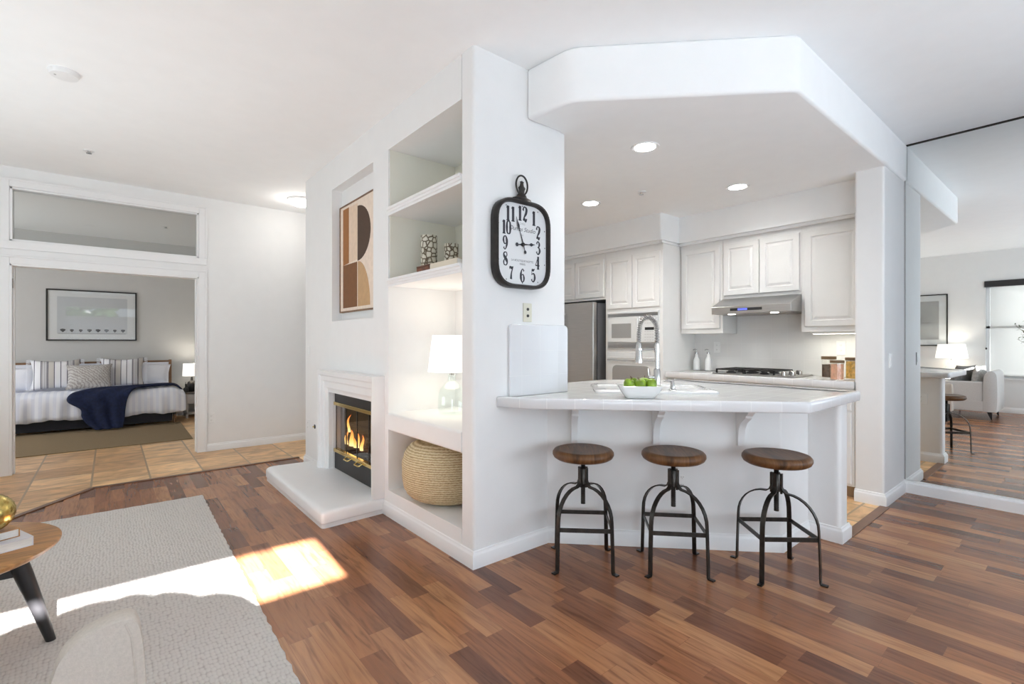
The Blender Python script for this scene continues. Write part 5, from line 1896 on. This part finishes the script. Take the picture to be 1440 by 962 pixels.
# window 2 in the side wall (seen in the mirror)
m, nt, p = newmat('sheer_shade_cloth')
n, L = node_chain(nt)
tr = n('BsdfTranslucent')
tr.inputs[0].default_value = (0.85, 0.84, 0.83, 1)
df = n('BsdfDiffuse')
df.inputs[0].default_value = (0.72, 0.71, 0.70, 1)
mx = n('MixShader')
mx.inputs[0].default_value = 0.5
L.new(df.outputs[0], mx.inputs[1])
L.new(tr.outputs[0], mx.inputs[2])
nt.nodes.remove(p)
L.new(mx.outputs[0], nt.nodes['Material Output'].inputs[0])
SHEER = m
q = MB()
for (y0, y1, z0, z1) in ((LW0, LW1, LWZ0, LWZ0 + 0.05), (LW0, LW1, LWZ1 - 0.05, LWZ1), (LW0, LW0 + 0.05, LWZ0, LWZ1), (LW1 - 0.05, LW1, LWZ0, LWZ1), (LW0, LW1, 1.52, 1.56), (0.27, 0.31, LWZ0, LWZ1)):
    q.box(WX - 0.11, WX - 0.06, y0, y1, z0, z1)
q.box(WX - 0.06, WX + 0.03, LW0 - 0.03, LW1 + 0.03, LWZ0 - 0.03, LWZ0)
w2 = struct(q, 'window_2', TRIM)
tag(MB().box(WX - 0.09, WX - 0.085, LW0 + 0.04, LW1 - 0.04, LWZ0 + 0.04, LWZ1 - 0.04).obj('glass_pane', PANE, w2, smooth=False), kind='structure')
t = thing('roller_blind', (WX, 0.29, LWZ0), 'white sheer roller blind with a dark cassette, reflected in the mirror', 'window blind')
MB().box(-0.055, -0.052, -1.0, 0.985, 0.02, 1.70).obj('shade_cloth', SHEER, t, smooth=False)
MB().box(-0.06, 0.025, -1.06, 1.055, 1.655, 1.765).obj('cassette', BLACKWOOD, t, bevel=0.006)
MB().sphere((0.012, 1.03, 0.53), 0.014, 0.014, 0.02).tube([(0.012, 1.03, 0.54), (0.012, 1.03, 1.66)], 0.002, 6).obj('pull_cord', BLACKWOOD, t)
area('daylight_behind_blind', (WX - 0.35, 0.29, 1.5), (1, 0, 0), 2.0, 1.7, 48, (1.0, 0.98, 0.95))

# olive tree by the window
t = thing('olive_tree', (-1.12, 0.55, 0.0), 'potted olive tree by the window, its leaves just entering the mirror', 'plant')
MB().lathe([(0.0, 0.0), (0.12, 0.0), (0.14, 0.02), (0.17, 0.30), (0.175, 0.32), (0.16, 0.32), (0.155, 0.28), (0, 0.28)], n=32).obj('pot', CLAY, t)
random.seed(11)
trunk = smooth_path([(0, 0, 0.27), (0.015, 0.01, 0.6), (-0.01, 0.02, 0.95), (0.01, 0.0, 1.25), (0.0, 0.02, 1.5)], 5)
tk = MB().tube(trunk, [0.018 - 0.011 * i / (len(trunk) - 1) for i in range(len(trunk))], 8)
lv = MB()
for k in range(26):
    z0 = 1.0 + 0.55 * random.random()
    a = 2 * PI * k * 0.381
    L_ = 0.22 + 0.16 * random.random()
    tip = Vector((L_ * math.cos(a), L_ * math.sin(a), z0 + 0.12 + 0.25 * random.random()))
    base = Vector((0, 0, z0 - 0.1))
    br_ = smooth_path([base, base.lerp(tip, 0.5) + Vector((0, 0, 0.05)), tip], 4)
    tk.tube(br_, [0.005 - 0.003 * i / (len(br_) - 1) for i in range(len(br_))], 5)
    for i in range(16):
        pnt = base.lerp(tip, 0.25 + 0.75 * i / 15) + Vector((random.uniform(-.02, .02), random.uniform(-.02, .02), 0.03))
        dr = Vector((random.uniform(-1, 1), random.uniform(-1, 1), random.uniform(-0.5, 0.6))).normalized()
        sd = dr.cross(Vector((0, 0, 1))).normalized() * 0.011
        e_ = pnt + dr * 0.065
        mid = pnt + dr * 0.03 + Vector((0, 0, 0.004))
        lv.add([pnt, mid + sd, e_, mid - sd], [(0, 1, 2, 3)])
tk.obj('trunk', STEM, t)
lv.obj('foliage', LEAF, t, smooth=False)

# rear windows (behind the camera): frames and shades the daylight comes through; the second is added to light the bar
for idx, (x0, x1, z0, z1) in enumerate(((-1.65, 1.05, 0.2, 2.08), (1.95, 4.45, 0.4, 2.5))):
    q = MB()
    w_ = 0.06
    q.box(x0 - w_, x1 + w_, RY, RY + 0.03, z0 - w_, z0).box(x0 - w_, x1 + w_, RY, RY + 0.03, z1, z1 + w_ * 0.5).box(x0 - w_, x0, RY, RY + 0.03, z0, z1).box(x1, x1 + w_, RY, RY + 0.03, z0, z1).box((x0 + x1) / 2 - 0.02, (x0 + x1) / 2 + 0.02, RY, RY + 0.03, z0, z1)
    q.box(x0, x1, RY + 0.002, RY + 0.012, z0, z1)
    struct(q, 'window_%d' % (idx + 3), TRIM)
q = MB()
for (y0, y1, z0, z1) in ((2.95, 3.02, 0, 2.2), (5.18, 5.25, 0, 2.2), (3.02, 5.18, 2.13, 2.2), (4.07, 4.13, 0.06, 2.13), (3.02, 5.18, 0.0, 0.06)):
    q.box(WX, WX + 0.03, y0, y1, z0, z1)
q.box(WX + 0.001, WX + 0.01, 3.02, 5.18, 0.06, 2.13)
struct(q, 'added_left_door', TRIM)  # unseen door added to go with the left-wall fill light
# garden tree outside the rear transom, whose crown shades part of the sunbeam
t = thing('garden_tree', (-1.3, -3.3, 0.0), 'leafy garden tree outside the rear windows', 'tree')
random.seed(5)
q = MB()
for (x, top, r) in ((1.40, 2.80, 0.20), (1.23, 2.86, 0.22), (1.07, 2.885, 0.2), (0.93, 2.905, 0.22), (0.72, 2.89, 0.22), (0.55, 2.88, 0.22), (0.35, 2.89, 0.25), (0.1, 2.87, 0.3), (-0.3, 2.84, 0.35), (-0.7, 2.8, 0.4), (1.1, 2.55, 0.5), (0.4, 2.5, 0.75), (-0.3, 2.4, 0.75)):
    o0 = len(q.v)
    zc = top - math.hypot(r * 0.95, 0.45 * r * 0.8)
    q.sphere((x, 0.0, zc), r, r * 0.8, r * 0.95, 20)
    for i in range(o0, len(q.v)):
        v = q.v[i]
        q.v[i] = v + Vector((0.02 * noise.noise(v * 5.1), 0, 0.03 * noise.noise(v * 6.0)))
q.obj('foliage', FOLIAGE, t, smooth=False)
MB().tube([(0.1, 0, 0), (0.12, 0.02, 1.0), (0.2, 0, 1.9)], [0.09, 0.075, 0.06], 10).obj('trunk', STEM, t)

# ------------------------------------------------------------------ bedroom
t = thing('bedroom_rug', (0, 0, 0), 'flat olive-tan rug on the tile beside the daybed', 'rug')
MB().prism([(-1.5, 7.52), (0.835, 7.57), (0.853, 9.28), (-1.5, 9.32)], 0.001, 0.010).obj('woven_pile', RUG2, t, smooth=False)

BY0, BY1, BX0, BX1 = 9.20, 10.02, -1.25, 0.84
t = thing('daybed', (0, 0, 0), 'wooden daybed with striped white bedding against the bedroom wall', 'bed')
fr = MB()
fr.box(BX0 + 0.04, BX1 - 0.09, BY0 + 0.04, BY0 + 0.07, 0.04, 0.26).box(BX0 + 0.04, BX1 - 0.05, BY1 - 0.03, BY1, 0.14, 0.26).box(BX0 + 0.04, BX0 + 0.07, BY0, BY1, 0.14, 0.26).box(BX1 - 0.08, BX1 - 0.05, BY0, BY1, 0.14, 0.26).box(BX0 + 0.05, BX1 - 0.06, BY0 + 0.03, BY1, 0.22, 0.25)
fr.obj('bed_frame', mat('dark_bed_rail', (0.02, 0.022, 0.032), 0.7), t, smooth=False)
for x in (BX0 + 0.06, BX1 - 0.06):
    MB().lathe([(0.016, 0), (0.022, 0.20)], (x, BY0 + 0.05, 0.011), 14).obj('leg', WALNUT, t)
    MB().box(x - 0.02, x + 0.02, BY1 - 0.02, BY1 + 0.02, 0.011, 0.975).obj('back_post', WALNUT, t, bevel=0.004)
MB().box(BX0 + 0.04, BX1 - 0.04, BY1 - 0.012, BY1 + 0.012, 0.935, 0.965).obj('back_rail', WALNUT, t, bevel=0.004)
MB().box(BX0 + 0.06, BX1 - 0.06, BY1 - 0.005, BY1 + 0.008, 0.30, 0.935).obj('back_panel', LINEN, t, smooth=False)
MB().box(BX0 + 0.05, BX1 - 0.06, BY0 + 0.04, BY1 - 0.035, 0.26, 0.44).obj('mattress', LINEN, t, bevel=0.04, seg=3)
# duvet: cross-section draped over the front edge, rippled hem
rows = []
NX = 90
for i in range(NX + 1):
    u = i / NX
    x = BX0 + (BX1 + 0.02 - BX0) * u
    endk = max(0.0, (u - 0.93) / 0.07)
    rip = 0.012 * math.sin(u * 70) + 0.010 * math.sin(u * 33 + 1)
    hem = 0.185 + 0.012 * math.sin(u * 26) + 0.03 * endk
    drop = 0.05 * endk ** 2
    sec = [(BY1 - 0.06, 0.50), (BY1 - 0.3, 0.545), (BY0 + 0.25, 0.555), (BY0 + 0.10, 0.55), (BY0 + 0.02, 0.53), (BY0 - 0.025, 0.49), (BY0 - 0.045 + rip * 0.5, 0.42), (BY0 - 0.055 + rip * 0.8, 0.33), (BY0 - 0.06 + rip, 0.25), (BY0 - 0.062 + rip * 1.2, hem)]
    rows.append([(x, y, z - drop + 0.004 * math.sin(u * 90 + y * 20)) for y, z in sec])
# right end hangs down
for dx, kz in ((0.03, 0.02), (0.045, 0.10), (0.05, 0.22), (0.05, 0.33)):
    rows.append([(BX1 + 0.02 + dx, y, max(0.20, min(z, 0.555 - kz))) for (_, y, z) in rows[NX]])
MB().grid(rows).obj('duvet', DUVET, t, solid=0.02)

GRP = 'pillows along the daybed'
BACK = 9.96


def fringe_ends(t, w, h):
    for s in (-1, 1):
        q = MB()
        for k in range(26):
            z = h * (0.02 + 0.96 * k / 25)
            q.bar([(s * w / 2 * 0.965, 0, z), (s * (w / 2 + 0.016), -0.004, z - 0.003), (s * (w / 2 + 0.030), 0.002, z - 0.008)], (0, 0, 1), 0.008, 0.004)
        q.obj('fringe', LINEN, t, smooth=False)


def bedx(px, y):
    u = (px - 720) / 683.0
    A_ = math.radians(39.6)
    return y * (math.sin(A_) + u * math.cos(A_)) / (math.cos(A_) - u * math.sin(A_))


lean = math.radians(-16)
scatter((bedx(22, 9.66) - 0.02, 9.76, 0.575), (lean, 0, 0), 0.50, 0.34, 0.15, LINEN, 'plain white pillow at the end of the daybed near the door jamb', GRP, 'bed_pillow')
scatter((bedx(79, 9.64), 9.60, 0.575), (lean, 0, 0.05), 0.56, 0.46, 0.17, STRIPE, 'striped fringed pillow on the daybed, next to the plain pillow at the door jamb end', GRP, 'bed_pillow', extra=fringe_ends, pinch=0.15)
scatter((bedx(172, 9.66), 9.62, 0.575), (lean, 0, -0.05), 0.56, 0.47, 0.17, STRIPE, 'striped fringed pillow on the daybed, behind the navy throw at the nightstand end', GRP, 'bed_pillow', extra=fringe_ends, pinch=0.15)
scatter((bedx(126, 9.52), 9.46, 0.578), (math.radians(-20), 0, 0.0), 0.52, 0.385, 0.15, CHEVRON, 'woven chevron lumbar pillow in the middle of the daybed', GRP, 'bed_pillow')
scatter((bedx(215, 9.75), 9.72, 0.595), (math.radians(-14), 0.10, 0.0), 0.42, 0.34, 0.14, LINEN, 'plain white pillow at the nightstand end of the daybed', GRP, 'bed_pillow')

# navy throw draped over the front of the bed
left = [(-0.155, 9.02, 0.03), (-0.25, 9.05, 0.12), (-0.305, 9.06, 0.22), (-0.32, 9.07, 0.33), (-0.46, 9.08, 0.45), (-0.40, 9.13, 0.55), (-0.20, 9.27, 0.585), (0.05, 9.36, 0.585), (0.35, 9.46, 0.588), (0.62, 9.56, 0.588), (0.80, 9.60, 0.575), (0.895, 9.62, 0.50)]
right = [(0.14, 9.01, 0.035), (0.16, 9.04, 0.16), (0.17, 9.06, 0.29), (0.19, 9.08, 0.42), (0.23, 9.10, 0.51), (0.30, 9.16, 0.565), (0.40, 9.22, 0.582), (0.50, 9.27, 0.582), (0.60, 9.31, 0.582), (0.70, 9.34, 0.58), (0.81, 9.36, 0.565), (0.90, 9.37, 0.49)]
Lp = smooth_path(left, 5)
Rp = smooth_path(right, 5)
rows = []
NV = 26
for i in range(len(Lp)):
    row = []
    for j in range(NV + 1):
        v = j / NV
        p = Lp[i].lerp(Rp[i], v)
        fold = 0.020 * math.sin(v * 17 + i * 0.05) * math.sin(PI * v) ** 0.5
        lift = 0.012 * (1 + math.sin(v * 15 + 0.6 * math.sin(i * 0.15)))
        hang = max(0.0, min(1.0, (0.54 - p.z) / 0.1))
        row.append((p.x, p.y - (fold + 0.015) * hang, p.z + lift * (1 - hang)))
    rows.append(row)
th = MB().grid(rows).obj('navy_throw', NAVY, None, solid=0.012)
tag(th, 'navy knitted throw draped over the front of the daybed to the floor', 'blanket')

t = thing('nightstand', (1.22, 9.86, 0.0), 'grey-white nightstand with a drawer and open shelf beside the daybed', 'nightstand')
NSM = mat('nightstand_white', (0.62, 0.62, 0.62), 0.45)
MB().box(-0.26, 0.26, -0.22, 0.22, 0.405, 0.43).obj('top', mat('nightstand_top_dark', (0.09, 0.075, 0.065), 0.4), t, bevel=0.004)
q = MB()
q.box(-0.25, 0.25, -0.20, 0.21, 0.24, 0.405)
q.obj('body', NSM, t, smooth=False)
d = MB().box(-0.235, 0.235, -0.215, -0.20, 0.255, 0.395).obj('drawer', NSM, t, bevel=0.004)
MB().lathe([(0.005, 0), (0.005, 0.012), (0.012, 0.016), (0.0, 0.022)], n=12, M=T(0, -0.215, 0.325) @ R(PI / 2)).obj('knob', BLACK, d)
MB().box(-0.25, 0.25, -0.20, 0.21, 0.07, 0.10).obj('shelf', NSM, t, smooth=False)
for x in (-0.235, 0.235):
    for y in (-0.185, 0.195):
        MB().box(x - 0.015, x + 0.015, y - 0.015, y + 0.015, 0.0, 0.24).obj('leg', NSM, t, smooth=False)
t = thing('bedside_lamp', (1.07, 9.84, 0.43), 'black lamp with a lit white shade on the nightstand', 'lamp')
MB().lathe([(0.0, 0.0), (0.065, 0.0), (0.075, 0.02), (0.078, 0.10), (0.06, 0.16), (0.02, 0.19), (0.012, 0.25), (0, 0.25)], n=28).obj('base', BLACK, t)
MB().lathe([(0.135, 0.265), (0.125, 0.47), (0.122, 0.47), (0.132, 0.265)], n=36).obj('lamp_shade', SHADE, t)
d = bpy.data.lights.new('lamp_bulb', 'POINT')
d.energy = 5
d.shadow_soft_size = 0.05
d.color = (1.0, 0.93, 0.82)
o = bpy.data.objects.new('lamp_bulb', d)
COL.objects.link(o)
o.parent = t
o.location = (0, 0, 0.36)
t = thing('dark_vase', (0.975, 9.74, 0.43), 'small dark bud vase with a stem beside the bedside lamp', 'vase')
MB().lathe([(0.0, 0.0), (0.032, 0.0), (0.042, 0.03), (0.036, 0.065), (0.014, 0.085), (0.012, 0.14), (0.008, 0.14), (0.0, 0.08)], n=20).obj('vase_body', BLACK, t)
MB().tube([(0, 0, 0.08), (-0.004, 0, 0.17)], 0.004, 6).obj('stem', BLACK, t)

tp = picture('botanical_picture', (-0.205, 10.15, 1.29), 0.0, 1.085, 0.79, 0.02, 'wide framed print of eight small dark trees above the daybed', None, 0.1)
q = MB().box(-0.42, 0.42, -0.0135, -0.0115, 0.11, 0.68)
q.obj('print', mat('pale_grey_print', (0.60, 0.62, 0.64), 0.7), tp, smooth=False)
gl = MB()
for k in range(8):
    x = -0.355 + 0.103 * k
    s = (1.25, 0.9, 0.85, 1.1, 1.2, 1.15, 0.9, 1.1)[k]
    pts = [(x, 0.118 + 0.012), (x - 0.026 * s, 0.150 + 0.01 * s), (x - 0.022 * s, 0.165 + 0.012 * s), (x, 0.165 + 0.016 * s), (x + 0.024 * s, 0.165 + 0.010 * s), (x + 0.024 * s, 0.150 + 0.008 * s)]
    gl.loft([[(a, -0.0136, c) for a, c in pts], [(a, -0.0142, c) for a, c in pts]])
gl.box(-0.41, 0.40, -0.0142, -0.0134, 0.108, 0.113)
gl.obj('printed_trees', DARK, tp, smooth=False)
# door hinge on the left jamb
t = thing('door_hinge', (DX0 + 0.018, HALLY + 0.03, 1.83), 'small metal hinge high on the bedroom door jamb', 'hinge')
MB().box(0.0, 0.003, -0.03, 0.012, -0.045, 0.045).tube([(0.004, -0.034, -0.045), (0.004, -0.034, 0.045)], 0.006, 8).obj('hinge_leaf', CHROME, t)
